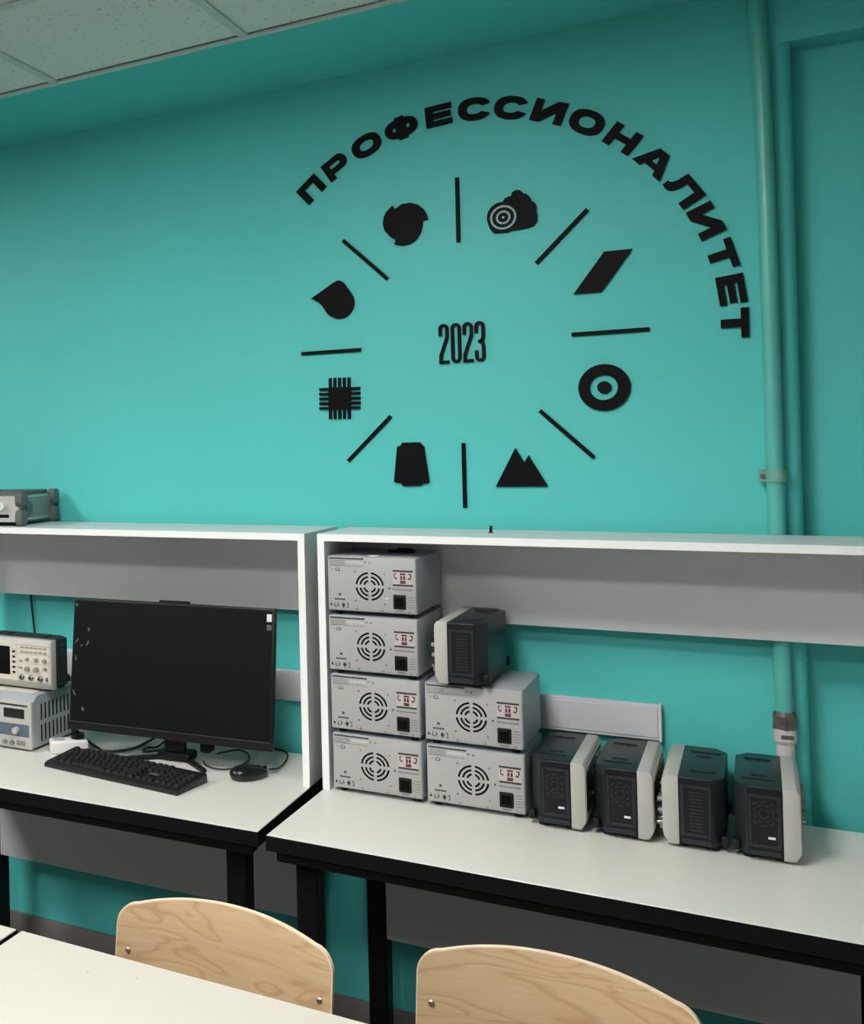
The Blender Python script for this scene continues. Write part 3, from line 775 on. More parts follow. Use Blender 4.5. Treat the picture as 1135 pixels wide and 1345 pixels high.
# ------------------------------------------------------------------ oscilloscopes
def make_scope():
    """front faces +x, base centre at the origin"""
    t = thing('oscilloscope', '', 'oscilloscope')
    hw, z0, z1 = 0.142, 0.010, 0.152
    xr, xb, xf = -0.058, 0.027, 0.056
    plan = [(xb, -hw), (xb, hw), (-0.036, hw), (xr, hw - 0.032), (xr, -hw + 0.032), (-0.036, -hw)]
    b = B(); prism(b, plan, 'z', z0, z1, 0.003, 2); part('body', b, M['dark_plastic'], t)
    # front bezel, its lower lip set back
    b = B(); prism(b, [(xb - 0.001, z0 - 0.003), (xb - 0.001, z1 + 0.001), (xf - 0.006, z1 + 0.001), (xf, z1 - 0.008), (xf, z0 + 0.014), (xf - 0.010, z0 - 0.003)], 'y', -hw - 0.002, hw + 0.002, 0.0022, 2)
    bz = part('front_bezel', b, M['bezel'], t); bz['label'] = 'light grey front frame'
    # control panel
    b = B(); box(b, xf - 0.002, xf + 0.0012, -hw + 0.004, hw - 0.004, z0 + 0.018, z1 - 0.010, 0.001, 1); fp = part('front_panel', b, M['cream'], t)
    b = B(); box(b, xf, xf + 0.0018, -0.135, -0.002, 0.042, 0.128, 0.001, 1); part('screen', b, M['screen'], fp)
    b = B(); box(b, xf, xf + 0.0014, 0.024, 0.0248, 0.03, 0.14); box(b, xf, xf + 0.0014, 0.027, 0.138, 0.1085, 0.1095)
    box(b, xf, xf + 0.0014, 0.027, 0.138, 0.1345, 0.136); part('print', b, M['print_grey'], fp, smooth=0)
    b = B(); box(b, 0, 0.0035, -0.0045, 0.0045, -0.003, 0.003, 0.0008, 1); key = mesh('soft_key', b, M['darker_plastic'])
    for k in range(5): add('soft_key', key, fp, (xf + 0.001, 0.012, 0.052 + 0.0155 * k))
    b = B(); box(b, 0, 0.003, -0.006, 0.006, -0.0025, 0.0025, 0.0008, 1); btn = mesh('button', b, M['button'])
    for j, z in enumerate((0.129, 0.116)):
        for k in range(6): add('button', btn, fp, (xf + 0.001, 0.042 + 0.0165 * k, z))
    for z in (0.088, 0.068): add('button', btn, fp, (xf + 0.001, 0.036, z))
    b = B(); cyl(b, (0, 0, 0), (0.011, 0, 0), 0.0068, 0.006, 14); kn = mesh('knob', b, M['knob'])
    for (y, z, s) in ((0.062, 0.094, 0.8), (0.094, 0.094, 0.9), (0.124, 0.094, 0.9), (0.062, 0.066, 1.1), (0.094, 0.066, 1.1), (0.124, 0.07, 0.8)):
        k_ = add('knob', kn, fp, (xf + 0.001, y, z)); k_.scale = (s, s, s)
    b = B(); cyl(b, (0, 0, 0), (0.004, 0, 0), 0.0085, n=14); cyl(b, (0.004, 0, 0), (0.012, 0, 0), 0.0055, n=12); cn = mesh('connector', b, M['chrome'])
    for y in (0.042, 0.075, 0.108): add('connector', cn, fp, (xf + 0.001, y, 0.040))
    b = B(); box(b, 0, 0.006, -0.003, 0.003, -0.007, 0.007, 0.001, 1); part('probe_tab', b, M['screw'], fp, (xf + 0.001, 0.130, 0.040))
    # side panels: frame, ledge
    for s in (-1, 1):
        y = s * hw
        b = B(); box(b, -0.0355, 0.0262, min(y, y + s * 0.0012), max(y, y + s * 0.0012), 0.012, 0.1495, 0.0005, 1); part('side_panel', b, M['darker_plastic'], t)
        b = B()
        for (xa, xc, za, zc) in ((-0.033, -0.028, 0.028, 0.136), (0.016, 0.023, 0.028, 0.136), (-0.028, 0.016, 0.130, 0.136), (-0.028, 0.016, 0.028, 0.034)):
            box(b, xa, xc, min(y, y + s * 0.003), max(y, y + s * 0.003), za, zc, 0.0008, 1)
        box(b, -0.033, 0.022, min(y, y + s * 0.004), max(y, y + s * 0.004), 0.013, 0.022, 0.001, 1)
        part('side_frame', b, M['dark_plastic'], t)
        b = B(); box(b, -0.028, 0.016, min(y, y + s * 0.0018), max(y, y + s * 0.0018), 0.034, 0.130); part('side_recess', b, M['darker_plastic'], t, smooth=0)
    # slatted side
    b = B(); box(b, -0.016, 0.010, 0.001, 0.0034, -0.0016, 0.0016, 0.0005, 1); sl = mesh('vent_slat', b, M['dark_plastic'])
    for k in range(12): add('vent_slat', sl, t, (-0.003, hw, 0.042 + 0.0072 * k))
    # fan side: three rings of short slots and a white sticker
    for r, n in ((0.027, 10), (0.019, 8), (0.011, 5)):
        b = B(); sector(b, r - 0.0042, r, 0.12, 2 * PI / n - 0.12, -0.0032, -0.001, 4); fs = mesh('fan_slot', b, M['dark_plastic'], 0)
        for q in range(n): add('fan_slot', fs, t, (-0.007, -hw, 0.098), (0, -2 * PI * q / n, 0))
    b = B(); box(b, 0.0, 0.0125, -hw - 0.0026, -hw - 0.001, 0.0475, 0.0525, 0.0004, 1); part('white_sticker', b, M['label_white'], t)
    # carrying-handle recess lines on the top, fold-out feet
    b = B()
    box(b, -0.046, 0.012, -hw + 0.055, -hw + 0.058, z1 - 0.0005, z1 + 0.0022, 0.0006, 1)
    part('handle_ridge', b, M['darker_plastic'], t)
    b = B(); box(b, -0.040, 0.008, hw - 0.058, hw - 0.055, z1 - 0.0005, z1 + 0.0022, 0.0006, 1); part('handle_ridge', b, M['darker_plastic'], t)
    b = B(); box(b, -0.03, 0.0, -0.055, -0.045, z1 - 0.0005, z1 + 0.003, 0.001, 1); box(b, -0.03, -0.027, -0.095, -0.055, z1 - 0.0005, z1 + 0.0018); part('handle', b, M['dark_plastic'], t)
    b = B(); box(b, -0.010, 0.012, -0.012, 0.012, 0, z0 + 0.002, 0.002, 1); fm = mesh('foot', b, M['socket'])
    for x in (-0.034, 0.022):
        for y in (-0.115, 0.115): add('foot', fm, t, (x, y, 0))
    for y in (-0.125, 0.125):
        b = B(); box(b, xr - 0.006, xr + 0.008, y - 0.010, y + 0.010, 0.012, 0.035, 0.004, 2); part('rear_bumper', b, M['darker_plastic'], t)
    return t
sc_proto = make_scope()
SCOPES = [
    (0.258, -0.203, 0.7502, 0, 'dark oscilloscope standing on the desk right beside the stacked power supplies'),
    (0.389, -0.202, 0.7502, 0, 'dark oscilloscope second in the desk row, below the end of the trunking'),
    (0.5185, -0.199, 0.7502, 180, 'dark oscilloscope third in the desk row, slatted side out'),
    (0.6505, -0.203, 0.7502, 0, 'last dark oscilloscope of the desk row, in front of the pipe'),
    (0.0530, -0.206, 0.7502 + 2 * 0.1485, 180, 'dark oscilloscope raised on top of the shorter stack of power supplies'),
    (-1.2480, -0.274, 0.9125, -90, 'oscilloscope with cream control panel facing the room, on a power supply')]
for i, (x, y, z, rz, lab) in enumerate(SCOPES):
    o = sc_proto if i == 0 else copy_tree(sc_proto)
    o.location = (x, y, z); o.rotation_euler = (0, 0, R(rz))
    tag(o, lab, 'oscilloscope', 'benchtop oscilloscopes')

# ------------------------------------------------------------------ power supply with displays on the left desk
t = thing('bench_supply', 'grey power supply with two dark displays under the cream oscilloscope', 'power supply', (-1.2475, -0.395, 0.7502))
hw, zt = 0.1125, 0.1615
b = B(); prism(b, [(0.012, 0.008), (0.012, zt - 0.018), (0.035, zt - 0.001), (0.245, zt - 0.001), (0.245, 0.008)], 'x', -hw, hw, 0.002, 1); part('case', b, M['psu_case'], t)
b = B(); box(b, -hw - 0.001, hw + 0.001, 0, 0.014, 0.006, zt - 0.016, 0.004, 2); part('front_panel', b, M['bezel'], t)
for x in (-0.065, 0.055):
    b = B(); box(b, x - 0.04, x + 0.034, -0.0012, 0.002, 0.094, 0.122, 0.001, 1); part('display', b, M['lcd'], t)
b = B(); box(b, -hw + 0.01, hw - 0.012, -0.001, 0.002, 0.130, 0.135); part('header_strip', b, M['print_dark'], t, smooth=0)
b = B(); box(b, -hw + 0.006, hw - 0.008, -0.0012, 0.002, 0.042, 0.078, 0.001, 1); part('blue_panel', b, M['blue_panel'], t)
b = B(); cyl(b, (0, 0, 0), (0, -0.014, 0), 0.0105, 0.0095, 16); kn = mesh('knob', b, M['bezel'])
for x in (-0.07, -0.015, 0.062): add('knob', kn, t, (x, 0, 0.060))
b = B(); cyl(b, (0, 0, 0), (0, -0.008, 0), 0.007, n=12); kn = mesh('terminal', b, M['screw'])
for x in (-0.06, -0.02, 0.02, 0.045): add('terminal', kn, t, (x, 0, 0.022))
b = B(); box(b, 0.06, 0.09, -0.001, 0.002, 0.016, 0.030); part('print', b, M['print_grey'], t, smooth=0)
b = B(); box(b, 0, 0.0016, -0.0035, 0.0035, -0.024, 0.024, 0.0005, 1); vs = mesh('vent_slot', b, M['slot'], 0)
for row in range(2):
    for k in range(9): add('vent_slot', vs, t, (hw - 0.001, 0.055 + 0.021 * k, 0.046 + 0.062 * row))
b = B(); cyl(b, (0, 0, 0), (0, 0, 0.0085), 0.01, n=12); fm = mesh('foot', b, M['socket'])
for x in (-0.09, 0.09):
    for y in (0.03, 0.22): add('foot', fm, t, (x, y, 0))
b = B(); box(b, -0.10, 0.09, 0.045, 0.22, zt - 0.0015, zt + 0.0006); part('top_vent_plate', b, M['cream'], t, smooth=0)

# ------------------------------------------------------------------ instrument on top of the left shelf
t = thing('bench_meter', 'grey bench meter with rubber corner bumpers on top of the left shelf', 'meter', (-1.275, -0.305, 1.3990), R(9))
# origin at its front right base corner region; extends left and back
W_, D_, H_ = 0.23, 0.27, 0.105
b = B(); box(b, -W_ + 0.045, 0.045, 0.012, D_, 0.012, H_ - 0.012, 0.004, 2); part('case', b, M['instrument'], t)
b = B(); box(b, -W_ + 0.050, 0.030, 0.02, D_ - 0.02, H_ - 0.014, H_, 0.003, 1); part('top_cover', b, M['bumper'], t)
b = B(); box(b, -W_ + 0.045, 0.045, 0.0, 0.016, 0.012, H_ - 0.014, 0.003, 1); fp = part('front_panel', b, M['bezel'], t)
b = B(); cyl(b, (-0.01, 0, 0.062), (-0.01, -0.016, 0.062), 0.013, 0.012, 18); part('knob', b, M['white_plastic'], fp)
b = B(); box(b, -0.15, -0.05, -0.001, 0.004, 0.04, 0.08); part('display', b, M['lcd'], fp, smooth=0)
b = B(); box(b, -0.03, 0.012, -0.001, 0.004, 0.026, 0.036); part('terminal_strip', b, M['slot'], fp, smooth=0)
hexa = [(-0.024, -0.012), (-0.024, 0.012), (-0.014, 0.024), (0.014, 0.024), (0.024, 0.012), (0.024, -0.012), (0.014, -0.024), (-0.014, -0.024)]
for (y, z) in ((0.015, 0.026), (0.015, 0.082), (D_ - 0.012, 0.026), (D_ - 0.012, 0.082)):
    for x in (-W_ + 0.043, 0.047):
        b = B(); prism(b, [(p[0], p[1]) for p in hexa], 'x', -0.012, 0.012, 0.004, 2); part('corner_bumper', b, M['bumper'], t, (x, y, z))
b = B(); cyl(b, (0.045, 0.07, 0.052), (0.050, 0.07, 0.052), 0.022, n=18); part('handle_pivot', b, M['bumper'], t)
b = B(); box(b, 0.044, 0.0462, 0.05, D_ - 0.05, 0.086, 0.090); box(b, 0.044, 0.0462, 0.05, D_ - 0.05, 0.018, 0.021); part('seam', b, M['bezel'], t, smooth=0)

# peg on the right shelf
t = thing('metal_peg', 'small dark peg standing on top of the right shelf', 'peg', (0.095, -0.17, 1.3988))
b = B(); cyl(b, (0, 0, 0), (0, 0, 0.003), 0.006, n=10); part('base', b, M['rust'], t)
b = B(); cyl(b, (0, 0, 0.003), (0.001, 0, 0.018), 0.0036, 0.003, n=10); part('shaft', b, M['slot'], t)

# ------------------------------------------------------------------ monitor
t = thing('computer_monitor', 'large black computer monitor switched off on the left desk', 'monitor', (-0.735, -0.30, 0.7502), R(3.9))
MW, MHt = 0.604, 0.372
panel = bpy.data.objects.new('screen_housing', None)
Tm = Matrix.Translation((0, -0.03, 0.074)) @ Matrix.Rotation(R(-8), 4, 'X')
def mpart(name, bm, m, parent, smooth=0.6):
    bm.transform(Tm); return part(name, bm, m, parent, smooth=smooth)
b = B(); box(b, -MW / 2, MW / 2, 0, 0.022, 0, MHt, 0.003, 2); box(b, -0.2, 0.2, 0.02, 0.045, 0.05, 0.28, 0.01, 2)
hs = mpart('housing', b, M['monitor'], t)
b = B(); box(b, -MW / 2 + 0.006, MW / 2 - 0.006, -0.0006, 0.004, 0.026, MHt - 0.006); mpart('screen', b, M['monitor_screen'], t, 0)
b = B(); box(b, -MW / 2, MW / 2, -0.0035, 0.004, 0.0, 0.022, 0.0015, 1); mpart('bottom_bezel', b, M['monitor'], t)
b = B(); box(b, -MW / 2 + 0.002, MW / 2 - 0.002, -0.0042, -0.003, 0.0215, 0.0225); mpart('bezel_line', b, M['fleck'], hs, 0)
b = B(); box(b, MW / 2 - 0.021, MW / 2 - 0.008, -0.0014, 0, MHt - 0.036, MHt - 0.016); o = mpart('white_sticker', b, M['label_white'], t, 0)
b = B(); box(b, MW / 2 - 0.021, MW / 2 - 0.008, -0.0014, 0, MHt - 0.058, MHt - 0.044); o = mpart('grey_sticker', b, M['fleck'], t, 0)
b = B(); box(b, -0.035, 0.05, 0.004, 0.03, MHt - 0.004, MHt + 0.007, 0.002, 1); mpart('top_bracket', b, M['monitor'], t)
for (x, z, w_, h_, a) in ((-0.292, 0.352, 0.010, 0.012, 0), (-0.25, 0.285, 0.012, 0.016, 20), (-0.286, 0.252, 0.008, 0.026, -35), (-0.252, 0.246, 0.010, 0.022, -30), (-0.272, 0.238, 0.008, 0.010, 0), (-0.288, 0.20, 0.007, 0.022, 0), (-0.288, 0.10, 0.006, 0.026, 30), (-0.26, 0.058, 0.012, 0.014, 20)):
    n = 7; pts = []
    for i in range(n):
        th_ = 2 * PI * i / n; rr = random.uniform(0.55, 1.0)
        px, pz = w_ / 2 * rr * math.cos(th_), h_ / 2 * rr * math.sin(th_)
        pts.append((x + px * math.cos(R(a)) - pz * math.sin(R(a)), z + px * math.sin(R(a)) + pz * math.cos(R(a))))
    b = B(); prism(b, pts, 'y', -0.0011, 0); mpart('film_scrap', b, M['fleck'], hs, 0)
b = B(); prism(b, [(-0.03, 0.02), (0.03, 0.02), (0.036, 0.2), (-0.036, 0.2)], 'y', 0.03, 0.05, 0.003, 1); box(b, -0.05, 0.05, 0.02, 0.085, 0.0, 0.026, 0.008, 2); part('stand_neck', b, M['monitor'], t)
for s, ex, ey in ((1, 0.118, -0.045), (-1, -0.15, -0.045)):
    b = B()
    A0 = Vector((s * 0.02, 0.055)); A1 = Vector((ex, ey)); d = (A1 - A0).normalized(); nrm = Vector((-d.y, d.x)) * 0.011
    prism(b, [tuple(A0 + nrm), tuple(A0 - nrm), tuple(A1 - nrm * 0.7), tuple(A1 + nrm * 0.7)], 'z', 0.0, 0.012, 0.003, 1)
    part('stand_leg', b, M['monitor'], t)
b = B(); box(b, 0.08, 0.11, 0.02, 0.06, 0.034, 0.062, 0.004, 1); part('cable_plug', b, M['socket'], t)

# ------------------------------------------------------------------ keyboard
t = thing('keyboard', 'black full size keyboard lying on the left desk before the monitor', 'keyboard', (-0.799, -0.452, 0.7502), R(-7.2))
KW, KD = 0.44, 0.142
b = B(); prism(b, [(-KD / 2, 0.0), (-KD / 2, 0.011), (-KD / 2 + 0.012, 0.015), (KD / 2 - 0.006, 0.026), (KD / 2, 0.022), (KD / 2, 0.0)], 'x', -KW / 2, KW / 2, 0.002, 2); part('base', b, M['key_base'], t)
slope = math.atan2(0.011, KD - 0.018)
def key_mesh(w_):
    b = B(); h = 0.0155; t_ = 0.0022
    lo = [(-w_ / 2, -h / 2), (w_ / 2, -h / 2), (w_ / 2, h / 2), (-w_ / 2, h / 2)]
    va = [b.verts.new((x, y, 0)) for x, y in lo]
    vb = [b.verts.new((x - math.copysign(t_, x), y - math.copysign(t_, y), 0.007)) for x, y in lo]
    b.faces.new(va[::-1]); b.faces.new(vb)
    for i in range(4): b.faces.new((va[i], va[(i + 1) % 4], vb[(i + 1) % 4], vb[i]))
    return mesh('key', b, M['keys'], 0)
kcache = {}
def put_key(x, row, w_):
    k = round(w_, 4)
    if k not in kcache: kcache[k] = key_mesh(w_ - 0.0025)
    y = -KD / 2 + 0.024 + row * 0.0188
    z = 0.0152 + (y + KD / 2 - 0.012) * math.tan(slope)
    add('key', kcache[k], t, (x, y, z), (slope, 0, 0))
U_ = 0.0186; xs0 = -KW / 2 + 0.012
rows = [
    [1.25, 1.25, 1.25, 6.25, 1.25, 1.25, 1.25, 1.25],
    [2.25] + [1] * 10 + [2.75],
    [1.75] + [1] * 11 + [2.25],
    [1.5] + [1] * 12 + [1.5],
    [1] * 13 + [2],
    [1, -1, 1, 1, 1, 1, -0.5, 1, 1, 1, 1, -0.5, 1, 1, 1, 1]]
for r_, row in enumerate(rows):
    x = xs0
    for k in row:
        if k > 0: put_key(x + k * U_ / 2, r_ + (0.12 if r_ == 5 else 0), k * U_)
        x += abs(k) * U_
xa = xs0 + 15.3 * U_
for r_, cells in ((0, (0, 1, 2)), (1, (1,)), (3, (0, 1, 2)), (4, (0, 1, 2)), (5.12, (0, 1, 2))):
    for c in cells: put_key(xa + (c + 0.5) * U_, r_, U_)
xn = xs0 + 18.6 * U_
for r_ in range(5):
    for c in range(4):
        put_key(xn + (c + 0.5) * U_, r_, U_)
b = B(); box(b, xs0 + 16.2 * U_, xs0 + 17.8 * U_, -0.012, -0.004, 0.0195, 0.0222, 0.001, 1); o = part('grey_badge', b, M['fleck'], t)

# ------------------------------------------------------------------ mouse
t = thing('computer_mouse', 'black computer mouse on the left desk beside the shelf side', 'mouse', (-0.493, -0.319, 0.7502), R(60))
b = B()
bmesh.ops.create_uvsphere(b, u_segments=28, v_segments=16, radius=1)
for v in b.verts:
    x, y, z = v.co
    taper = 1 - 0.12 * x
    v.co = (x * 0.058, y * 0.033 * taper, max(0.0, (z * 0.5 + 0.28)) * (0.036 - 0.008 * x) / 0.78 if z > -0.56 else 0.0)
part('shell', b, M['mouse'], t)
b = B(); cyl(b, (0.030, -0.004, 0.023), (0.030, 0.004, 0.023), 0.0075, n=14); part('scroll_wheel', b, M['cable'], t)
b = B(); box(b, 0.012, 0.0575, -0.0006, 0.0006, 0.012, 0.0245); part('button_split', b, M['slot'], t, smooth=0)

# cables on the left desk
def cable(name, pts, r, label, m='cable'):
    b = B(); tube(b, pts, r, 8, 7)
    return tag(part(name, b, M[m], None), label, 'cable')
cable('mouse_cable', [(-0.459, -0.262, 0.764), (-0.452, -0.22, 0.757), (-0.458, -0.15, 0.756), (-0.478, -0.08, 0.756), (-0.51, -0.045, 0.757), (-0.56, -0.05, 0.757), (-0.63, -0.055, 0.757)], 0.0022, 'thin black cable looping behind the mouse')
cable('keyboard_cable', [(-0.655, -0.255, 0.757), (-0.635, -0.285, 0.757), (-0.60, -0.303, 0.7565), (-0.56, -0.285, 0.7565), (-0.548, -0.20, 0.7565), (-0.575, -0.13, 0.7565), (-0.618, -0.105, 0.757), (-0.653, -0.17, 0.757)], 0.0024, 'thin black cable running from the keyboard past the mouse')
cable('monitor_cable', [(-1.063, -0.276, 0.801), (-1.068, -0.250, 0.790), (-1.03, -0.245, 0.760), (-0.985, -0.275, 0.757), (-0.94, -0.302, 0.757), (-0.890, -0.245, 0.757), (-0.885, -0.15, 0.757), (-0.88, -0.07, 0.765)], 0.0040, 'thick black cable curving on the desk below the monitor')
cable('signal_cable', [(-0.80, -0.10, 0.80), (-0.80, -0.17, 0.757), (-0.815, -0.22, 0.757), (-0.845, -0.25, 0.757), (-0.855, -0.21, 0.757), (-0.835, -0.17, 0.757), (-0.82, -0.09, 0.79)], 0.003, 'black cable coiled beside the monitor stand foot')
cable('power_lead', [(-1.370, -0.010, 0.982), (-1.372, -0.010, 1.0), (-1.386, -0.010, 1.12), (-1.392, -0.010, 1.22), (-1.392, -0.010, 1.30)], 0.0034, 'black lead hanging down the wall behind the cream oscilloscope')

# white socket strip with black plug
t = thing('socket_strip', 'white socket strip lying beside the bench power supply', 'socket strip', (-1.045, -0.335, 0.7502), R(38))
b = B(); box(b, -0.055, 0.055, -0.026, 0.026, 0, 0.038, 0.007, 3); part('body', b, M['white_plastic'], t)
b = B(); cyl(b, (-0.028, 0, 0.0375), (-0.028, 0, 0.0395), 0.018, n=20); part('socket', b, M['label_grey'], t)
b = B(); cyl(b, (0.026, 0, 0.0375), (0.026, 0, 0.0395), 0.018, n=20); part('socket', b, M['label_grey'], t)
t = thing('power_plug', 'black mains plug sitting in the white socket strip', 'plug', (-1.045 + 0.026 * math.cos(R(38)), -0.335 + 0.026 * math.sin(R(38)), 0.7502 + 0.0396), R(-35))
b = B(); cyl(b, (0, 0, 0), (0, 0, 0.014), 0.019, 0.021, 18); part('body', b, M['socket'], t)
b = B(); tube(b, [(0, 0, 0.012), (-0.03, 0.004, 0.016), (-0.055, 0.012, 0.010)], 0.008, 10, 5); part('strain_relief', b, M['cable'], t)

# ------------------------------------------------------------------ student tables in front
def front_table(label, x0, x1, y0, y1):
    t = thing('student_table', label, 'table', (x0, y0, 0))
    w_, d_ = x1 - x0, y1 - y0
    b = B(); box(b, 0.0012, w_ - 0.0012, 0.0012, d_ - 0.0012, 0.726, 0.75, 0.0012, 1); part('tabletop', b, M['cream_laminate'], t)
    b = B()
    for (xa, xb, ya, yb) in ((0, w_, 0, 0.0016), (0, w_, d_ - 0.0016, d_), (0, 0.0016, 0.0016, d_ - 0.0016), (w_ - 0.0016, w_, 0.0016, d_ - 0.0016)):
        box(b, xa, xb, ya, yb, 0.7235, 0.7485)
    part('edge_band', b, M['edge_black'], t, smooth=0)
    for x in (0.05, w_ - 0.09):
        for y in (0.04, d_ - 0.08):
            b = B(); box(b, x, x + 0.04, y, y + 0.04, 0, 0.7, 0.003, 1); part('leg', b, M['black_metal'], t)
        b = B(); box(b, x, x + 0.04, 0.08, d_ - 0.08, 0.685, 0.7245, 0.002, 1); part('apron', b, M['black_metal'], t)
    for y in (0.045, d_ - 0.075):
        b = B(); box(b, 0.09, w_ - 0.09, y, y + 0.03, 0.685, 0.7245, 0.002, 1); part('apron', b, M['black_metal'], t)
    return t
front_table('white student table in the foreground with two chairs behind it', -0.4915, 0.7085, -1.955, -1.3825)
front_table('white student table cut off at the lower left corner of the view', -1.7, -0.5005, -1.955, -1.3825)
for (x, y) in ((-0.305, -1.46), (-0.225, -1.435)):
    b = B(); cyl(b, (x, y, 0.7499), (x, y, 0.7502), 0.0026, n=9)
    tag(part('ink_spot', b, M['label_grey'], None), 'tiny grey ink spot on the foreground table top, %s' % ('nearer the left corner' if x < -0.27 else 'nearer the left chair'), 'spot')

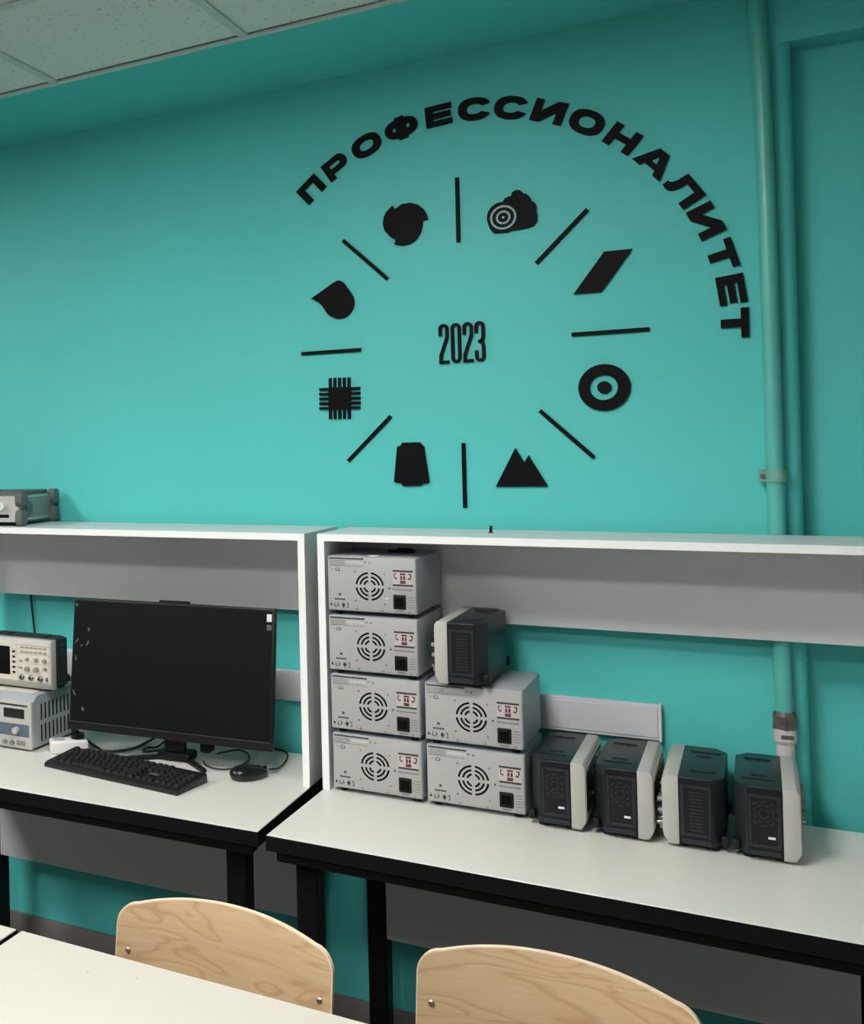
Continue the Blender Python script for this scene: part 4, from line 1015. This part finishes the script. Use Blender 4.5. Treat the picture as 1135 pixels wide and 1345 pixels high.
# ------------------------------------------------------------------ chairs (pushed in to the foreground table)
def make_chair():
    """origin on the floor under the backrest; sitter faces -y"""
    t = thing('school_chair', '', 'chair')
    w2, zb, zt_ = 0.200, 0.645, 0.819
    # backrest outline in (x, z): gently arched top with rounded corners
    top = []
    n = 28
    def ztop(x): return zt_ - 0.034 * (abs(x) / w2) ** 2.2
    rc = 0.035
    xs_ = [-w2 + rc + (2 * (w2 - rc)) * i / n for i in range(n + 1)]
    out = []
    zc_ = ztop(w2 - rc) - rc * 1.02
    for i in range(7):
        a = PI - (PI / 2) * i / 6
        out.append((-w2 + rc + rc * math.cos(a), zc_ + rc * 1.02 * math.sin(a)))
    out += [(x, ztop(x)) for x in xs_[1:-1]]
    for i in range(7):
        a = PI / 2 - (PI / 2) * i / 6
        out.append((w2 - rc + rc * math.cos(a), zc_ + rc * 1.02 * math.sin(a)))
    xsb = [p[0] for p in out]
    def ybow(x, z): return -0.028 * (x / w2) ** 2 + (z - 0.74) * 0.16      # ends come towards the sitter, top leans back
    th_ = 0.009
    def sheet(th0, th1, rim):
        b = B(); rowsz = 6
        F, K = [], []
        for j in range(rowsz + 1):
            f = j / rowsz
            F.append([b.verts.new((x, ybow(x, zb + (z - zb) * f) + th0, zb + (z - zb) * f)) for x, z in out])
            K.append([b.verts.new((x, ybow(x, zb + (z - zb) * f) + th1, zb + (z - zb) * f)) for x, z in out])
        m_ = len(out)
        for j in range(rowsz):
            for i in range(m_ - 1):
                b.faces.new((F[j][i], F[j][i + 1], F[j + 1][i + 1], F[j + 1][i]))
                b.faces.new((K[j][i], K[j + 1][i], K[j + 1][i + 1], K[j][i + 1]))
            b.faces.new((F[j][0], F[j + 1][0], K[j + 1][0], K[j][0]))
            b.faces.new((F[j][-1], K[j][-1], K[j + 1][-1], F[j + 1][-1]))
        for i in range(m_ - 1):
            b.faces.new((F[-1][i], F[-1][i + 1], K[-1][i + 1], K[-1][i]))
            b.faces.new((F[0][i], K[0][i], K[0][i + 1], F[0][i + 1]))
        bmesh.ops.recalc_face_normals(b, faces=b.faces)
        return b
    bk = part('backrest', sheet(0, th_, False), M['wood'], t, smooth=0.7)
    # pale cut edge of the plywood along sides and top
    b = B()
    rim = [(-w2, zb)] + out + [(w2, zb)]
    A_, C_ = [], []
    for (x, z) in rim:
        y = ybow(x, z); s = 1.0018
        A_.append(b.verts.new((x * s, y - 0.0002, z + 0.0004))); C_.append(b.verts.new((x * s, y + th_ + 0.0002, z + 0.0004)))
    A2 = [b.verts.new((v.co.x * 0.992, v.co.y, v.co.z - 0.0022)) for v in A_]
    C2 = [b.verts.new((v.co.x * 0.992, v.co.y, v.co.z - 0.0022)) for v in C_]
    for i in range(len(rim) - 1):
        b.faces.new((A_[i], A_[i + 1], C_[i + 1], C_[i])); b.faces.new((A_[i], A2[i], A2[i + 1], A_[i + 1])); b.faces.new((C_[i], C_[i + 1], C2[i + 1], C2[i])); b.faces.new((A2[i], C2[i], C2[i + 1], A2[i + 1]))
    bmesh.ops.recalc_face_normals(b, faces=b.faces)
    part('cut_edge', b, M['ply_edge'], bk)
    for x in (-0.178, 0.178):
        z = 0.715
        b = B(); y = ybow(x, z)
        bmesh.ops.create_uvsphere(b, u_segments=12, v_segments=8, radius=0.0058, matrix=Matrix.Translation((x, y, z)) @ Matrix.Diagonal((1, 0.5, 1, 1)))
        part('rivet', b, M['rivet'], t)
    # seat
    b = B()
    nx, ny = 14, 12
    G = []
    for k, dz in ((0, 0.0), (1, -0.010)):
        g = []
        for j in range(ny + 1):
            fy = j / ny; y = -0.02 - 0.38 * fy
            row = []
            for i in range(nx + 1):
                fx = i / nx * 2 - 1
                hw_ = 0.195 * (1 - 0.06 * (1 - fy)) * (1 - 0.10 * max(0, fy - 0.85) / 0.15)
                z = 0.45 + 0.008 * fx * fx - 0.016 * max(0, fy - 0.8) / 0.2 + dz - 0.006 * math.sin(PI * fy)
                row.append(b.verts.new((fx * hw_, y, z)))
            g.append(row)
        G.append(g)
    for j in range(ny):
        for i in range(nx):
            b.faces.new((G[0][j][i], G[0][j + 1][i], G[0][j + 1][i + 1], G[0][j][i + 1])); b.faces.new((G[1][j][i], G[1][j][i + 1], G[1][j + 1][i + 1], G[1][j + 1][i]))
    for j in range(ny):
        b.faces.new((G[0][j][0], G[1][j][0], G[1][j + 1][0], G[0][j + 1][0])); b.faces.new((G[0][j][nx], G[0][j + 1][nx], G[1][j + 1][nx], G[1][j][nx]))
    for i in range(nx):
        b.faces.new((G[0][0][i], G[0][0][i + 1], G[1][0][i + 1], G[1][0][i])); b.faces.new((G[0][ny][i], G[1][ny][i], G[1][ny][i + 1], G[0][ny][i + 1]))
    bmesh.ops.recalc_face_normals(b, faces=b.faces)
    part('seat', b, M['wood'], t, smooth=0.7)
    for s in (-1, 1):
        x = s * 0.178
        b = B(); tube(b, [(x, 0.10, 0.0), (x, 0.055, 0.25), (x, 0.025, 0.44), (x, ybow(x, 0.60) + 0.022, 0.60), (x, ybow(x, 0.725) + 0.019, 0.735)], 0.0105, 10, 5)
        part('back_leg', b, M['black_metal'], t)
        b = B(); tube(b, [(x, -0.40, 0.0), (x, -0.37, 0.40), (x, -0.345, 0.428), (x, -0.20, 0.428), (x, 0.02, 0.428)], 0.0105, 10, 5)
        part('front_leg', b, M['black_metal'], t)
    for y, z in ((-0.34, 0.427), (-0.02, 0.427)):
        b = B(); cyl(b, (-0.178, y, z), (0.178, y, z), 0.009, n=10); part('cross_bar', b, M['black_metal'], t)
    return t
ch = make_chair()
ch.location = (-0.146, -1.262, 0); ch.rotation_euler = (0, 0, R(0))
tag(ch, 'plywood backed chair pushed up to the foreground table, left of the two', 'chair', 'plywood school chairs')
c2 = copy_tree(ch)
c2.location = (0.366, -1.178, 0); c2.rotation_euler = (0, 0, R(0))
tag(c2, 'plywood backed chair at the bottom edge of the view, right of the two', 'chair', 'plywood school chairs')
